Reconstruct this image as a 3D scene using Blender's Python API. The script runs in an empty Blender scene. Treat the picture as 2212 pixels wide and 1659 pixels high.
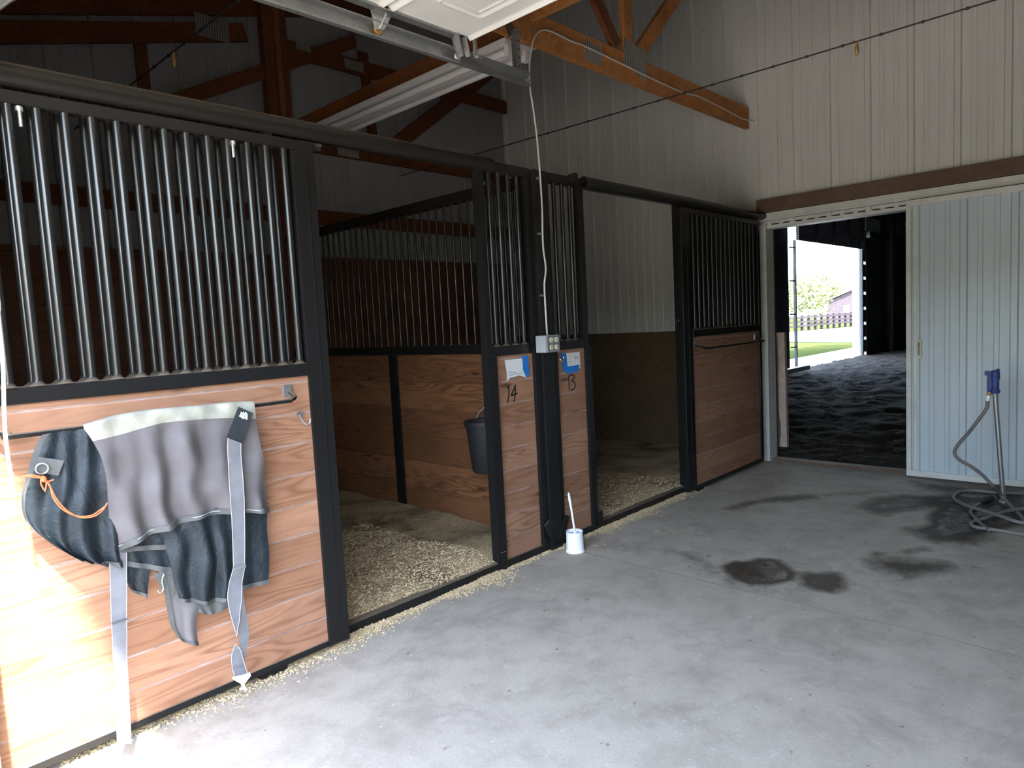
import bpy, bmesh, math, random
from mathutils import Vector, Matrix, noise
random.seed(7)
PI = math.pi
scn = bpy.context.scene
COL = scn.collection

# ------------------------------------------------------------------ camera
CAM = Vector((0, 0, 1.42))
RR = ((0.685027762, -0.726645496, -0.052185131),
      (-0.098780642, -0.021674801, -0.994873152),
      (0.721788993, 0.686670609, -0.086626349))
FP = 1474.0
def ray(px, py):
    a, b = (px - 1106) / FP, (py - 829.5) / FP
    return Vector([RR[0][i] * a + RR[1][i] * b + RR[2][i] for i in range(3)])
def aty(px, py, y):
    d = ray(px, py); t = (y - CAM.y) / d.y; return CAM + d * t
def atx(px, py, x):
    d = ray(px, py); t = (x - CAM.x) / d.x; return CAM + d * t
def atz(px, py, z):
    d = ray(px, py); t = (z - CAM.z) / d.z; return CAM + d * t

# ------------------------------------------------------------------ materials
def nt(name):
    m = bpy.data.materials.new(name); m.use_nodes = True
    t = m.node_tree; b = t.nodes['Principled BSDF']
    return m, t, b
class N:
    def __init__(s, t): s.t = t
    def n(s, typ, **kw):
        o = s.t.nodes.new(typ)
        for k, v in kw.items():
            if k.startswith('i_'):
                o.inputs[k[2:].replace('_', ' ')].default_value = v
            else: setattr(o, k, v)
        return o
    def l(s, a, b): s.t.links.new(a, b)
    def math(s, op, a, b=None, c=None, clamp=False):
        o = s.t.nodes.new('ShaderNodeMath'); o.operation = op; o.use_clamp = clamp
        for i, v in enumerate((a, b, c)):
            if v is None: continue
            if isinstance(v, (int, float)): o.inputs[i].default_value = v
            else: s.l(v, o.inputs[i])
        return o.outputs[0]
    def mix(s, f, a, b, bt='MIX'):
        o = s.t.nodes.new('ShaderNodeMix'); o.data_type = 'RGBA'; o.blend_type = bt
        for sock, v in ((o.inputs[0], f), (o.inputs[6], a), (o.inputs[7], b)):
            if isinstance(v, (int, float)): sock.default_value = v
            elif isinstance(v, (tuple, list)): sock.default_value = (*v[:3], 1)
            else: s.l(v, sock)
        return o.outputs[2]
    def noise(s, vec, scale, detail=4, rough=.55, dist=0.):
        o = s.n('ShaderNodeTexNoise'); o.inputs['Scale'].default_value = scale
        o.inputs['Detail'].default_value = detail; o.inputs['Roughness'].default_value = rough
        o.inputs['Distortion'].default_value = dist
        if vec is not None: s.l(vec, o.inputs['Vector'])
        return o.outputs['Fac']
    def ramp(s, f, *stops):
        o = s.n('ShaderNodeValToRGB'); e = o.color_ramp.elements
        while len(e) < len(stops): e.new(.5)
        for i, (p, c) in enumerate(stops):
            e[i].position = p
            e[i].color = (c, c, c, 1) if isinstance(c, (int, float)) else (*c, 1)
        s.l(f, o.inputs[0]); return o.outputs[0]
    def obj(s): return s.n('ShaderNodeTexCoord').outputs['Object']
    def geo(s): return s.n('ShaderNodeNewGeometry').outputs['Position']
    def scale(s, v, sc, loc=(0, 0, 0)):
        o = s.n('ShaderNodeMapping'); o.inputs['Scale'].default_value = sc
        o.inputs['Location'].default_value = loc
        s.l(v, o.inputs['Vector']); return o.outputs[0]
    def bump(s, h, b, strength=.3, dist=.01):
        o = s.n('ShaderNodeBump'); o.inputs['Strength'].default_value = strength
        o.inputs['Distance'].default_value = dist
        s.l(h, o.inputs['Height']); s.l(o.outputs[0], b.inputs['Normal'])

def plain(name, col, rough=.5, metal=0., nvar=.12, nscale=6, bump=0., bscale=60, spec=.5):
    m, t, b = nt(name); q = N(t)
    g = q.geo()
    f = q.noise(g, nscale, 5)
    lo = tuple(max(0, c * (1 - nvar)) for c in col); hi = tuple(min(1, c * (1 + nvar)) for c in col)
    q.l(q.mix(q.ramp(f, (.3, 0.), (.7, 1.)), lo, hi), b.inputs['Base Color'])
    b.inputs['Roughness'].default_value = rough; b.inputs['Metallic'].default_value = metal
    b.inputs['Specular IOR Level'].default_value = spec
    if bump: q.bump(q.noise(g, bscale, 3), b, bump, .004)
    return m

def wood_boards(name, c1, c2, axis='x', pitch=.1315, z0=.04, groove=(.52, .42, .38), gstr=.75, rough=.5, knots=1., grainlow=1.):
    """horizontal boards; grain runs along the axis, every board its own offset"""
    m, t, b = nt(name); q = N(t)
    g = q.geo(); s = q.n('ShaderNodeSeparateXYZ'); q.l(g, s.inputs[0])
    u = s.outputs['X'] if axis == 'x' else s.outputs['Y']; z = s.outputs['Z']
    k = q.math('DIVIDE', q.math('SUBTRACT', z, z0), pitch)
    idx = q.math('FLOOR', k); fr = q.math('SUBTRACT', k, idx)
    wn = q.n('ShaderNodeTexWhiteNoise'); wn.noise_dimensions = '1D'
    q.l(idx, wn.inputs['W']); rnd = wn.outputs['Value']
    c = q.n('ShaderNodeCombineXYZ')
    q.l(q.math('ADD', q.math('MULTIPLY', u, .55), q.math('MULTIPLY', rnd, 37.)), c.inputs[0])
    q.l(q.math('ADD', q.math('MULTIPLY', z, 5.), q.math('MULTIPLY', rnd, 11.)), c.inputs[1])
    q.l(rnd, c.inputs[2])
    v = c.outputs[0]
    w = q.noise(v, 1.6, 2, .5, .4)
    rings = q.math('FRACT', q.math('MULTIPLY', w, 13.))
    rings = q.math('ABSOLUTE', q.math('SUBTRACT', rings, .5))
    grain = q.ramp(rings, (.02, 1.), (.33, 0.))
    grain = q.math('MULTIPLY', grain, q.ramp(q.noise(v, .9, 2), (.38, .15), (.62, .95)))
    fine = q.noise(q.scale(v, (3, 30, 1)), 6, 3)
    base = q.mix(q.ramp(rnd, (0., 0.), (1., 1.)), c1, tuple(.5 * (a + d) for a, d in zip(c1, c2)))
    col = q.mix(q.math('MULTIPLY', grain, .85 * grainlow), base, c2)
    col = q.mix(q.math('MULTIPLY', q.ramp(fine, (.4, 0.), (.75, 1.)), .25), col, c2)
    # blotches of weather and dirt
    bl = q.ramp(q.noise(q.scale(g, (1.5, 1.5, 3.)), 2.2, 5, .6), (.42, 0.), (.72, 1.))
    col = q.mix(q.math('MULTIPLY', bl, .35), col, tuple(x * .62 for x in c2))
    # knots
    vo = q.n('ShaderNodeTexVoronoi'); vo.inputs['Scale'].default_value = 1.0
    q.l(q.scale(v, (4.2, 1.9, 1)), vo.inputs['Vector'])
    d = q.math('ADD', vo.outputs['Distance'], q.math('MULTIPLY', q.noise(v, 12, 2), .06))
    vc = q.n('ShaderNodeSeparateColor'); q.l(vo.outputs['Color'], vc.inputs[0])
    on = q.ramp(vc.outputs[0], (.50, 0.), (.54, 1.))
    kn = q.math('MULTIPLY', q.ramp(d, (.10, 1.), (.17, 0.)), on)
    col = q.mix(q.math('MULTIPLY', kn, .8 * knots), col, tuple(x * .28 for x in c2))
    # grooves
    e = q.math('MINIMUM', fr, q.math('SUBTRACT', 1., fr))
    ge = q.ramp(e, (.014, 1.), (.048, 0.)); gd = q.ramp(e, (.006, 1.), (.014, 0.))
    gn = q.ramp(q.noise(q.scale(g, (9, 9, 9)), 1, 3), (.35, .35), (.65, 1.))
    col = q.mix(q.math('MULTIPLY', q.math('MULTIPLY', ge, gn), gstr), col, groove)
    col = q.mix(q.math('MULTIPLY', q.math('MULTIPLY', gd, q.math('SUBTRACT', 1.2, gn)), .8), col, tuple(x * .35 for x in c2))
    q.l(col, b.inputs['Base Color'])
    b.inputs['Roughness'].default_value = rough
    b.inputs['Specular IOR Level'].default_value = .35
    h = q.math('SUBTRACT', q.math('MULTIPLY', fine, .15), q.math('MULTIPLY', ge, 1.))
    q.bump(h, b, .5, .004)
    return m

def lumber(name, c1, c2, rough=.7):
    m, t, b = nt(name); q = N(t); g = q.obj()
    v = q.scale(g, (1.2, 1.2, 1.2))
    w = q.noise(v, 2.2, 3, .5, 1.)
    rings = q.math('ABSOLUTE', q.math('SUBTRACT', q.math('FRACT', q.math('MULTIPLY', w, 11.)), .5))
    gr = q.ramp(rings, (.05, 1.), (.4, 0.))
    col = q.mix(q.math('MULTIPLY', gr, .5), c1, c2)
    col = q.mix(q.math('MULTIPLY', q.ramp(q.noise(g, 3, 4), (.4, 0.), (.7, 1.)), .4), col, tuple(x * .6 for x in c2))
    q.l(col, b.inputs['Base Color']); b.inputs['Roughness'].default_value = rough
    b.inputs['Specular IOR Level'].default_value = .25
    return m

def black_steel(name='black painted steel', spec=.2):
    m, t, b = nt(name); q = N(t); g = q.geo()
    sz = q.n('ShaderNodeSeparateXYZ'); q.l(g, sz.inputs[0])
    sn = q.n('ShaderNodeSeparateXYZ'); q.l(q.n('ShaderNodeNewGeometry').outputs['Normal'], sn.inputs[0])
    # dust lies on faces that look up, near the dusty top rails, and as specks
    up = q.ramp(sn.outputs['Z'], (.45, 0.), (.95, .75))
    sp = q.ramp(q.noise(g, 130, 2, .5), (.74, 0.), (.77, .08))
    hi = q.math('MULTIPLY', q.math('MULTIPLY_ADD', sz.outputs['Z'], 2.2, -4.6, clamp=True), .07)
    f = q.math('MAXIMUM', q.math('MAXIMUM', up, sp), hi)
    q.l(q.mix(f, (.012, .0115, .0115), (.22, .175, .13)), b.inputs['Base Color'])
    b.inputs['Roughness'].default_value = .27
    b.inputs['Specular IOR Level'].default_value = spec
    return m

def galv(name='galvanised steel', c=(.42, .43, .43), rough=.42, metal=.85):
    m, t, b = nt(name); q = N(t); g = q.geo()
    vo = q.n('ShaderNodeTexVoronoi'); vo.inputs['Scale'].default_value = 60; q.l(g, vo.inputs['Vector'])
    f = q.mix(.82, vo.outputs['Color'], q.noise(g, 5, 4))
    q.l(q.mix(q.ramp(f, (.3, 0.), (.8, 1.)), tuple(x * .75 for x in c), tuple(min(1, x * 1.2) for x in c)), b.inputs['Base Color'])
    b.inputs['Roughness'].default_value = rough; b.inputs['Metallic'].default_value = metal
    return m

def panel_metal(name, col):
    m, t, b = nt(name); q = N(t); g = q.geo()
    f = q.noise(g, 1.3, 5)
    c = q.mix(q.ramp(f, (.3, 0.), (.7, 1.)), tuple(x * .94 for x in col), col)
    sp = q.ramp(q.noise(g, 34, 2, .4), (.772, 0.), (.79, 1.))
    c = q.mix(q.math('MULTIPLY', sp, .75), c, (.16, .13, .11))
    st = q.ramp(q.noise(q.scale(g, (9, 9, .35)), 3, 4), (.5, 0.), (.8, .3))
    c = q.mix(st, c, tuple(x * .7 for x in col))
    q.l(c, b.inputs['Base Color'])
    b.inputs['Roughness'].default_value = .36; b.inputs['Specular IOR Level'].default_value = .5
    dn = q.noise(g, 2.6, 2); q.bump(dn, b, .25, .02)
    return m

def concrete():
    m, t, b = nt('worn concrete'); q = N(t); g = q.geo()
    big = q.noise(g, .9, 6, .6); mid = q.noise(g, 5, 6, .65); fi = q.noise(g, 90, 3, .7)
    c = q.mix(q.ramp(big, (.3, 0.), (.7, 1.)), (.37, .325, .268), (.46, .405, .335))
    c = q.mix(q.math('MULTIPLY', q.ramp(mid, (.45, 0.), (.68, 1.)), .7), c, (.275, .235, .19))
    st = q.ramp(q.noise(g, 2.3, 7, .72, .6), (.52, 0.), (.66, .55)); c = q.mix(st, c, (.24, .205, .17))
    lt = q.ramp(q.noise(g, 13, 5, .7, .3), (.60, 0.), (.72, .45)); c = q.mix(lt, c, (.56, .52, .47))
    c = q.mix(q.math('MULTIPLY', q.ramp(fi, (.35, 1.), (.65, 0.)), .3), c, (.25, .23, .21))
    # small brown droppings and specks
    sp = q.ramp(q.noise(q.scale(g, (1, 1, 1)), 14, 4, .65), (.66, 0.), (.70, .75))
    c = q.mix(sp, c, (.16, .115, .08))
    sp2 = q.ramp(q.noise(g, 37, 3, .6), (.68, 0.), (.74, .5))
    c = q.mix(sp2, c, (.62, .60, .57))
    at = q.n('ShaderNodeAttribute', attribute_name='wet').outputs['Fac']
    nn = q.math('MULTIPLY', q.math('SUBTRACT', q.noise(g, 9, 7, .75), .5), .75)
    wv = q.math('ADD', at, nn)
    wet = q.ramp(wv, (.22, 0.), (.42, .55), (.66, 1.))
    c = q.mix(wet, c, (.055, .042, .031))
    at2 = q.n('ShaderNodeAttribute', attribute_name='crack').outputs['Fac']
    c = q.mix(q.math('MULTIPLY', at2, .55), c, (.16, .14, .12))
    at3 = q.n('ShaderNodeAttribute', attribute_name='dust').outputs['Fac']
    dd = q.ramp(q.math('ADD', at3, q.math('MULTIPLY', q.math('SUBTRACT', q.noise(g, 30, 4, .7), .5), 1.1)), (.4, 0.), (.75, .8))
    c = q.mix(dd, c, (.42, .32, .19))
    q.l(c, b.inputs['Base Color'])
    pud = q.ramp(q.math('ADD', at, nn), (.85, 0.), (1.15, 1.))
    r = q.mix(wet, (.82,) * 3, (.72,) * 3); r = q.mix(pud, r, (.22,) * 3)
    q.l(r, b.inputs['Roughness'])
    b.inputs['Specular IOR Level'].default_value = .35
    h = q.math('ADD', q.math('MULTIPLY', fi, .5), mid)
    q.bump(h, b, .3, .006)
    return m

def granular(name, ca, cb, cc, scale=220, bump=.8, dirt=(.09, .06, .035), dirtf=.45, spec=.15):
    m, t, b = nt(name); q = N(t); g = q.geo()
    vo = q.n('ShaderNodeTexVoronoi'); vo.inputs['Scale'].default_value = scale; q.l(g, vo.inputs['Vector'])
    sc = q.n('ShaderNodeSeparateColor'); q.l(vo.outputs['Color'], sc.inputs[0])
    c = q.mix(q.ramp(sc.outputs[0], (.2, 0.), (.9, 1.)), ca, cb)
    c = q.mix(q.ramp(sc.outputs[1], (.8, 0.), (.9, 1.)), c, cc)
    d = q.ramp(q.noise(g, 2.4, 6, .65, .5), (.46, 0.), (.66, 1.))
    c = q.mix(q.math('MULTIPLY', d, dirtf), c, dirt)
    q.l(c, b.inputs['Base Color']); b.inputs['Roughness'].default_value = .9
    b.inputs['Specular IOR Level'].default_value = spec
    h = q.math('ADD', q.math('MULTIPLY', vo.outputs['Distance'], 1.), q.noise(g, 40, 4, .7))
    q.bump(h, b, bump, .012)
    return m

def fabric(name, col, rough=.85, sheen=.0, wr=.35, scl=9):
    m, t, b = nt(name); q = N(t); g = q.geo()
    f = q.noise(g, scl, 5, .6)
    c = q.mix(q.ramp(f, (.3, 0.), (.72, 1.)), tuple(x * .72 for x in col), tuple(min(1, x * 1.18) for x in col))
    q.l(c, b.inputs['Base Color']); b.inputs['Roughness'].default_value = rough
    b.inputs['Specular IOR Level'].default_value = .25
    h = q.math('ADD', q.math('MULTIPLY', q.noise(g, 16, 4, .6, 1.2), 1.), q.math('MULTIPLY', q.noise(g, 500, 2), .06))
    q.bump(h, b, wr, .02)
    return m

M = {}
M['steel'] = black_steel()
M['steel_bar'] = black_steel('glossy black bar paint', .6)
M['galv'] = galv()
M['galv_dark'] = galv('dull track steel', (.36, .365, .36), .48, .8)
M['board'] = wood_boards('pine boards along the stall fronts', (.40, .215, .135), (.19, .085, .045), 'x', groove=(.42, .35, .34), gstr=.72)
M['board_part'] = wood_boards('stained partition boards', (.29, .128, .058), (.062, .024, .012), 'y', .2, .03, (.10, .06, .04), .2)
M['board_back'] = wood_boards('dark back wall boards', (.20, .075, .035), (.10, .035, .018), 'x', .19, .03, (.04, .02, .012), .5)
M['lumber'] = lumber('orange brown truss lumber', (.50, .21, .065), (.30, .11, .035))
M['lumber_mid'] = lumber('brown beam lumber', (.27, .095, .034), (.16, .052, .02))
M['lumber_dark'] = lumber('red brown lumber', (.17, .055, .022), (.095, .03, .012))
M['header'] = lumber('weathered brown header board', (.165, .105, .072), (.115, .07, .048))
M['ply'] = lumber('dark plywood', (.14, .095, .055), (.075, .048, .028), .6)
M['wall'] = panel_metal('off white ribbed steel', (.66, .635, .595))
M['wall_dim'] = plain('dark bounce cutting siding', (.11, .075, .05), .8)  # unseen walls, coloured dark to cut bounced light
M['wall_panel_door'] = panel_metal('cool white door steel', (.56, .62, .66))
M['wall_back'] = panel_metal('shade darkened white ribbed steel', (.30, .30, .29))  # white wall steel darkened, the shade at the back put into its colour
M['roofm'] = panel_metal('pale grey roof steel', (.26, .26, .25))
M['white_door'] = plain('white enamelled steel', (.78, .77, .74), .35, nvar=.03)
M['white_trim'] = plain('white trim', (.66, .64, .60), .4, nvar=.1, nscale=9)
M['fixture'] = plain('white enamel fixture', (.68, .65, .65), .35, nvar=.04)
M['tube'] = plain('unlit frosted tube', (.72, .70, .68), .25, nvar=.02)
M['floor'] = concrete()
M['bed'] = granular('wood pellet bedding', (.40, .29, .165), (.62, .49, .31), (.28, .15, .06), 190, .8, (.085, .06, .035), .85)
M['flake'] = plain('pale bedding flake', (.62, .48, .29), .9, nvar=.35, nscale=60, spec=.1)
M['dirt'] = granular('dark arena footing', (.026, .020, .016), (.052, .042, .035), (.016, .012, .010), 60, 1., (.022, .018, .015), .6)
M['gravel'] = granular('pale gravel', (.50, .48, .44), (.66, .64, .60), (.4, .38, .35), 30, .4, (.4, .37, .33), .3)
M['apron'] = granular('grey gravel apron', (.17, .155, .13), (.22, .20, .17), (.13, .12, .10), 40, .2, (.4, .37, .33), .3)
M['grass'] = granular('mown grass', (.026, .038, .012), (.040, .052, .018), (.05, .05, .024), 25, .8, (.022, .03, .011), .4, 0.)
M['arena_wall'] = plain('dark arena siding', (.075, .08, .08), .7, nvar=.2)
M['arena_door'] = panel_metal('grey arena curtain', (.30, .31, .33))
M['navy'] = fabric('navy turnout lining', (.015, .021, .027), .5, wr=.4)
M['grey'] = fabric('mauve grey blanket cloth', (.112, .102, .107), .8, wr=.12, scl=5)
M['cream'] = fabric('cream fleece band', (.29, .285, .24), .85, wr=.2)
M['bind'] = fabric('grey binding tape', (.085, .087, .088), .8, wr=.15)
M['strap'] = fabric('grey webbing', (.15, .152, .17), .7, wr=.08)
M['stitch'] = plain('pale strap edging', (.42, .42, .41), .8)
M['leather'] = fabric('black reinforcement patch', (.025, .03, .035), .55, wr=.1)
M['logo'] = plain('pale embroidery', (.60, .60, .58), .8)
M['buckle'] = plain('white plastic buckle', (.86, .86, .84), .35, nvar=.02)
M['ring'] = galv('bright ring', (.62, .62, .60), .3, .9)
M['twine'] = plain('orange baling twine', (.66, .13, .045), .7, nvar=.2, nscale=80)
M['rubber'] = plain('black rubber', (.012, .013, .015), .65, nvar=.2)
M['paint'] = plain('black marker paint', (.012, .012, .014), .5)
M['paper'] = plain('white note paper', (.66, .66, .68), .8, nvar=.05)
M['ink'] = plain('dark ink', (.06, .06, .09), .8)
M['tape'] = plain('blue masking tape', (.01, .16, .50), .6, nvar=.08)
M['box'] = plain('grey outlet box', (.40, .41, .43), .4, .2)
M['recept'] = plain('ivory receptacle', (.62, .58, .42), .4)
M['brass'] = plain('brass hook', (.75, .62, .36), .25, .9)
M['cord'] = plain('grey white cable', (.55, .52, .49), .5)
M['white_pl'] = plain('white plastic', (.85, .86, .90), .4, nvar=.02)
M['gel'] = plain('grey gel', (.5, .54, .58), .2)
M['hose'] = plain('grey rubber hose', (.17, .15, .14), .5, nvar=.2, nscale=10)
M['blue'] = plain('worn blue enamel', (.035, .06, .22), .5, nvar=.5, nscale=25)
M['rust'] = plain('rusty brass', (.42, .24, .07), .5, .5, nvar=.4, nscale=40)
M['wire'] = plain('black misting tube', (.02, .018, .018), .6)
M['rope'] = plain('white rope', (.86, .86, .84), .8)
M['fence'] = plain('dark fence timber', (.022, .020, .024), .9, spec=0.)
M['leaf'] = plain('spring foliage', (.19, .21, .10), .9, spec=0., nvar=.25, nscale=1)
M['sky_blocker'] = plain('dark hedge foliage', (.035, .055, .022), .9, nvar=.5, nscale=3)  # colour of the unseen bank added to block low sky
M['bark'] = plain('pale bark', (.30, .27, .22), .9)
M['barnw'] = plain('weathered barn boards', (.075, .062, .07), .9, nvar=.2, spec=0.)
M['barnr'] = plain('grey barn roof', (.12, .10, .11), .8, spec=0.)
M['gateboard'] = lumber('pale pine board', (.62, .47, .42), (.45, .32, .27))
M['mat'] = plain('dark wall mat', (.035, .03, .028), .6, nvar=.25)
M['scuff'] = plain('rubbed bare wood', (.36, .24, .18), .8, nvar=.25, nscale=30)
M['lit_siding'] = plain('painted lit siding', (.5, .5, .48), .4)  # pale colour stands for light falling on the corrugated arena wall

def plate_mat():
    m, t, b = nt('toothed plate'); q = N(t); g = q.geo()
    s = q.n('ShaderNodeSeparateXYZ'); q.l(g, s.inputs[0])
    fx = q.math('ABSOLUTE', q.math('SUBTRACT', q.math('FRACT', q.math('MULTIPLY', s.outputs['X'], 45.)), .5))
    f = q.ramp(fx, (.12, 1.), (.22, 0.))
    q.l(q.mix(f, (.42, .41, .38), (.13, .10, .08)), b.inputs['Base Color'])
    b.inputs['Roughness'].default_value = .45; b.inputs['Metallic'].default_value = .6
    return m
M['plate'] = plate_mat()

# ------------------------------------------------------------------ mesh helpers
class MB:
    def __init__(s): s.v = []; s.f = []
    def add(s, vs, fs):
        o = len(s.v); s.v += [tuple(x) for x in vs]; s.f += [tuple(i + o for i in f) for f in fs]; return s
    def box(s, x0, x1, y0, y1, z0, z1):
        return s.add([(x0, y0, z0), (x1, y0, z0), (x1, y1, z0), (x0, y1, z0), (x0, y0, z1), (x1, y0, z1), (x1, y1, z1), (x0, y1, z1)],
                     [(0, 3, 2, 1), (4, 5, 6, 7), (0, 1, 5, 4), (1, 2, 6, 5), (2, 3, 7, 6), (3, 0, 4, 7)])
    def cbox(s, x0, x1, y0, y1, z0, z1, c=.004):
        """box with chamfered edges"""
        bm = bmesh.new()
        bmesh.ops.create_cube(bm, size=1)
        for v in bm.verts:
            v.co = Vector(((x0 + x1) / 2 + v.co.x * (x1 - x0), (y0 + y1) / 2 + v.co.y * (y1 - y0), (z0 + z1) / 2 + v.co.z * (z1 - z0)))
        bmesh.ops.bevel(bm, geom=bm.edges[:], offset=c, segments=2, affect='EDGES', profile=.6)
        bm.verts.index_update()
        s.add([v.co for v in bm.verts], [[v.index for v in f.verts] for f in bm.faces]); bm.free(); return s
    def beam(s, a, b, w, h, up=(0, 0, 1)):
        """rectangular stick from a to b; w across, h along up"""
        a = Vector(a); b = Vector(b); d = (b - a).normalized(); up = Vector(up)
        sd = d.cross(up).normalized(); u = sd.cross(d).normalized()
        vs = []
        for p in (a, b):
            for i, j in ((-1, -1), (1, -1), (1, 1), (-1, 1)):
                vs.append(p + sd * (i * w / 2) + u * (j * h / 2))
        return s.add(vs, [(0, 1, 2, 3), (7, 6, 5, 4), (0, 4, 5, 1), (1, 5, 6, 2), (2, 6, 7, 3), (3, 7, 4, 0)])
    def tube(s, pts, r, n=10, caps=True, rs=None):
        pts = [Vector(p) for p in pts]; m = len(pts); vs = []; prev = None
        for i, p in enumerate(pts):
            d = (pts[min(i + 1, m - 1)] - pts[max(i - 1, 0)]).normalized()
            if prev is None:
                a = Vector((0, 0, 1)) if abs(d.z) < .9 else Vector((1, 0, 0))
                u = d.cross(a).normalized()
            else:
                u = (prev - d * prev.dot(d)).normalized()
            prev = u; w = d.cross(u); rr = rs[i] if rs else r
            for k in range(n):
                t = 2 * PI * k / n; vs.append(p + u * (rr * math.cos(t)) + w * (rr * math.sin(t)))
        fs = [(i * n + k, i * n + (k + 1) % n, (i + 1) * n + (k + 1) % n, (i + 1) * n + k) for i in range(m - 1) for k in range(n)]
        if caps: fs += [tuple(range(n))[::-1], tuple((m - 1) * n + k for k in range(n))]
        return s.add(vs, fs)
    def pipe(s, a, b, r, ri, n=20):
        """hollow pipe"""
        a = Vector(a); b = Vector(b); d = (b - a).normalized()
        u = d.cross(Vector((0, 0, 1))).normalized(); w = d.cross(u); vs = []
        for p, q_ in ((a, r), (b, r), (b, ri), (a, ri)):
            for k in range(n):
                t = 2 * PI * k / n; vs.append(p + u * (q_ * math.cos(t)) + w * (q_ * math.sin(t)))
        fs = [(j * n + k, j * n + (k + 1) % n, ((j + 1) % 4) * n + (k + 1) % n, ((j + 1) % 4) * n + k) for j in range(4) for k in range(n)]
        return s.add(vs, fs)
    def lathe(s, prof, c=(0, 0, 0), n=24, ax='z'):
        c = Vector(c); vs = []; fs = []; m = len(prof)
        for r, z in prof:
            for k in range(n):
                t = 2 * PI * k / n; p = (r * math.cos(t), r * math.sin(t), z)
                if ax == 'y': p = (p[0], z, p[1])
                if ax == 'x': p = (z, p[0], p[1])
                vs.append(c + Vector(p))
        fs = [(i * n + k, i * n + (k + 1) % n, (i + 1) * n + (k + 1) % n, (i + 1) * n + k) for i in range(m - 1) for k in range(n)]
        fs += [tuple(range(n))[::-1], tuple((m - 1) * n + k for k in range(n))]
        return s.add(vs, fs)
    def prism(s, poly, off):
        """closed prism: polygon points plus an offset vector"""
        off = Vector(off); n = len(poly); P = [Vector(p) for p in poly]
        return s.add(P + [p + off for p in P], [tuple(range(n))[::-1], tuple(range(n, 2 * n))] + [(i, (i + 1) % n, n + (i + 1) % n, n + i) for i in range(n)])
    def sheet(s, rows, th=.004, nrm=(0, 1, 0)):
        """thick sheet from a grid of points (front face), back offset along nrm"""
        m, n = len(rows), len(rows[0]); off = Vector(nrm) * th
        A = [Vector(p) for r in rows for p in r]; B = [p + off for p in A]; k = m * n
        fs = []
        for i in range(m - 1):
            for j in range(n - 1):
                a, b, c, d = i * n + j, i * n + j + 1, (i + 1) * n + j + 1, (i + 1) * n + j
                fs += [(a, b, c, d), (k + d, k + c, k + b, k + a)]
        for j in range(n - 1):
            fs += [(j + 1, j, k + j, k + j + 1), ((m - 1) * n + j, (m - 1) * n + j + 1, k + (m - 1) * n + j + 1, k + (m - 1) * n + j)]
        for i in range(m - 1):
            fs += [(i * n, (i + 1) * n, k + (i + 1) * n, k + i * n), ((i + 1) * n + n - 1, i * n + n - 1, k + i * n + n - 1, k + (i + 1) * n + n - 1)]
        return s.add(A + B, fs)
    def build(s, name, mat, parent=None, smooth=False, bevel=0):
        me = bpy.data.meshes.new(name); me.from_pydata(s.v, [], s.f); me.validate()
        o = bpy.data.objects.new(name, me); COL.objects.link(o)
        me.materials.append(M[mat] if isinstance(mat, str) else mat)
        bm = bmesh.new(); bm.from_mesh(me); bmesh.ops.recalc_face_normals(bm, faces=bm.faces); bm.to_mesh(me); bm.free()
        if smooth:
            for p in me.polygons: p.use_smooth = True
            e = o.modifiers.new('es', 'EDGE_SPLIT'); e.split_angle = math.radians(40)
        if bevel:
            b = o.modifiers.new('bv', 'BEVEL'); b.width = bevel; b.segments = 2; b.limit_method = 'ANGLE'
        if parent:
            o.parent = parent; o.location = -parent.location if parent.type == 'EMPTY' and not parent.parent else (0, 0, 0)
        return o
def thing(name, label, cat, loc=(0, 0, 0), group=None):
    o = bpy.data.objects.new(name, None); COL.objects.link(o); o.location = loc; o.empty_display_size = .1
    o['label'] = label; o['category'] = cat
    if group: o['group'] = group
    return o
def tag(o, label, cat, group=None, kind=None):
    o['label'] = label; o['category'] = cat
    if group: o['group'] = group
    if kind: o['kind'] = kind
    return o
def struct(o): o['kind'] = 'structure'; return o
def lab(o, l): o['label'] = l; return o
def catmull(pts, n=8):
    P = [Vector(p) for p in pts]; out = []
    for i in range(len(P) - 1):
        p0 = P[max(i - 1, 0)]; p1 = P[i]; p2 = P[i + 1]; p3 = P[min(i + 2, len(P) - 1)]
        for k in range(n):
            t = k / n
            out.append(.5 * ((2 * p1) + (p2 - p0) * t + (2 * p0 - 5 * p1 + 4 * p2 - p3) * t * t + (3 * p1 - p0 - 3 * p2 + p3) * t ** 3))
    out.append(P[-1]); return out
def resample(pts, n):
    L = [0]
    for a, b in zip(pts, pts[1:]): L.append(L[-1] + (b - a).length)
    out = []; j = 0
    for i in range(n):
        d = L[-1] * i / (n - 1)
        while j < len(L) - 2 and L[j + 1] < d: j += 1
        sgm = L[j + 1] - L[j]; t = (d - L[j]) / sgm if sgm > 0 else 0
        out.append(pts[j].lerp(pts[j + 1], min(1, max(0, t))))
    return out

# ------------------------------------------------------------------ constants of the place
XR = 6.32       # end wall
XL = 0.22       # inside of the overhead-door wall
YF = 2.75       # stall front plane
YB = 5.92       # back wall
YS = -3.6       # wall to the right of the camera
def roofz(x): return 3.80 + .27 * (x - .3)

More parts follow.
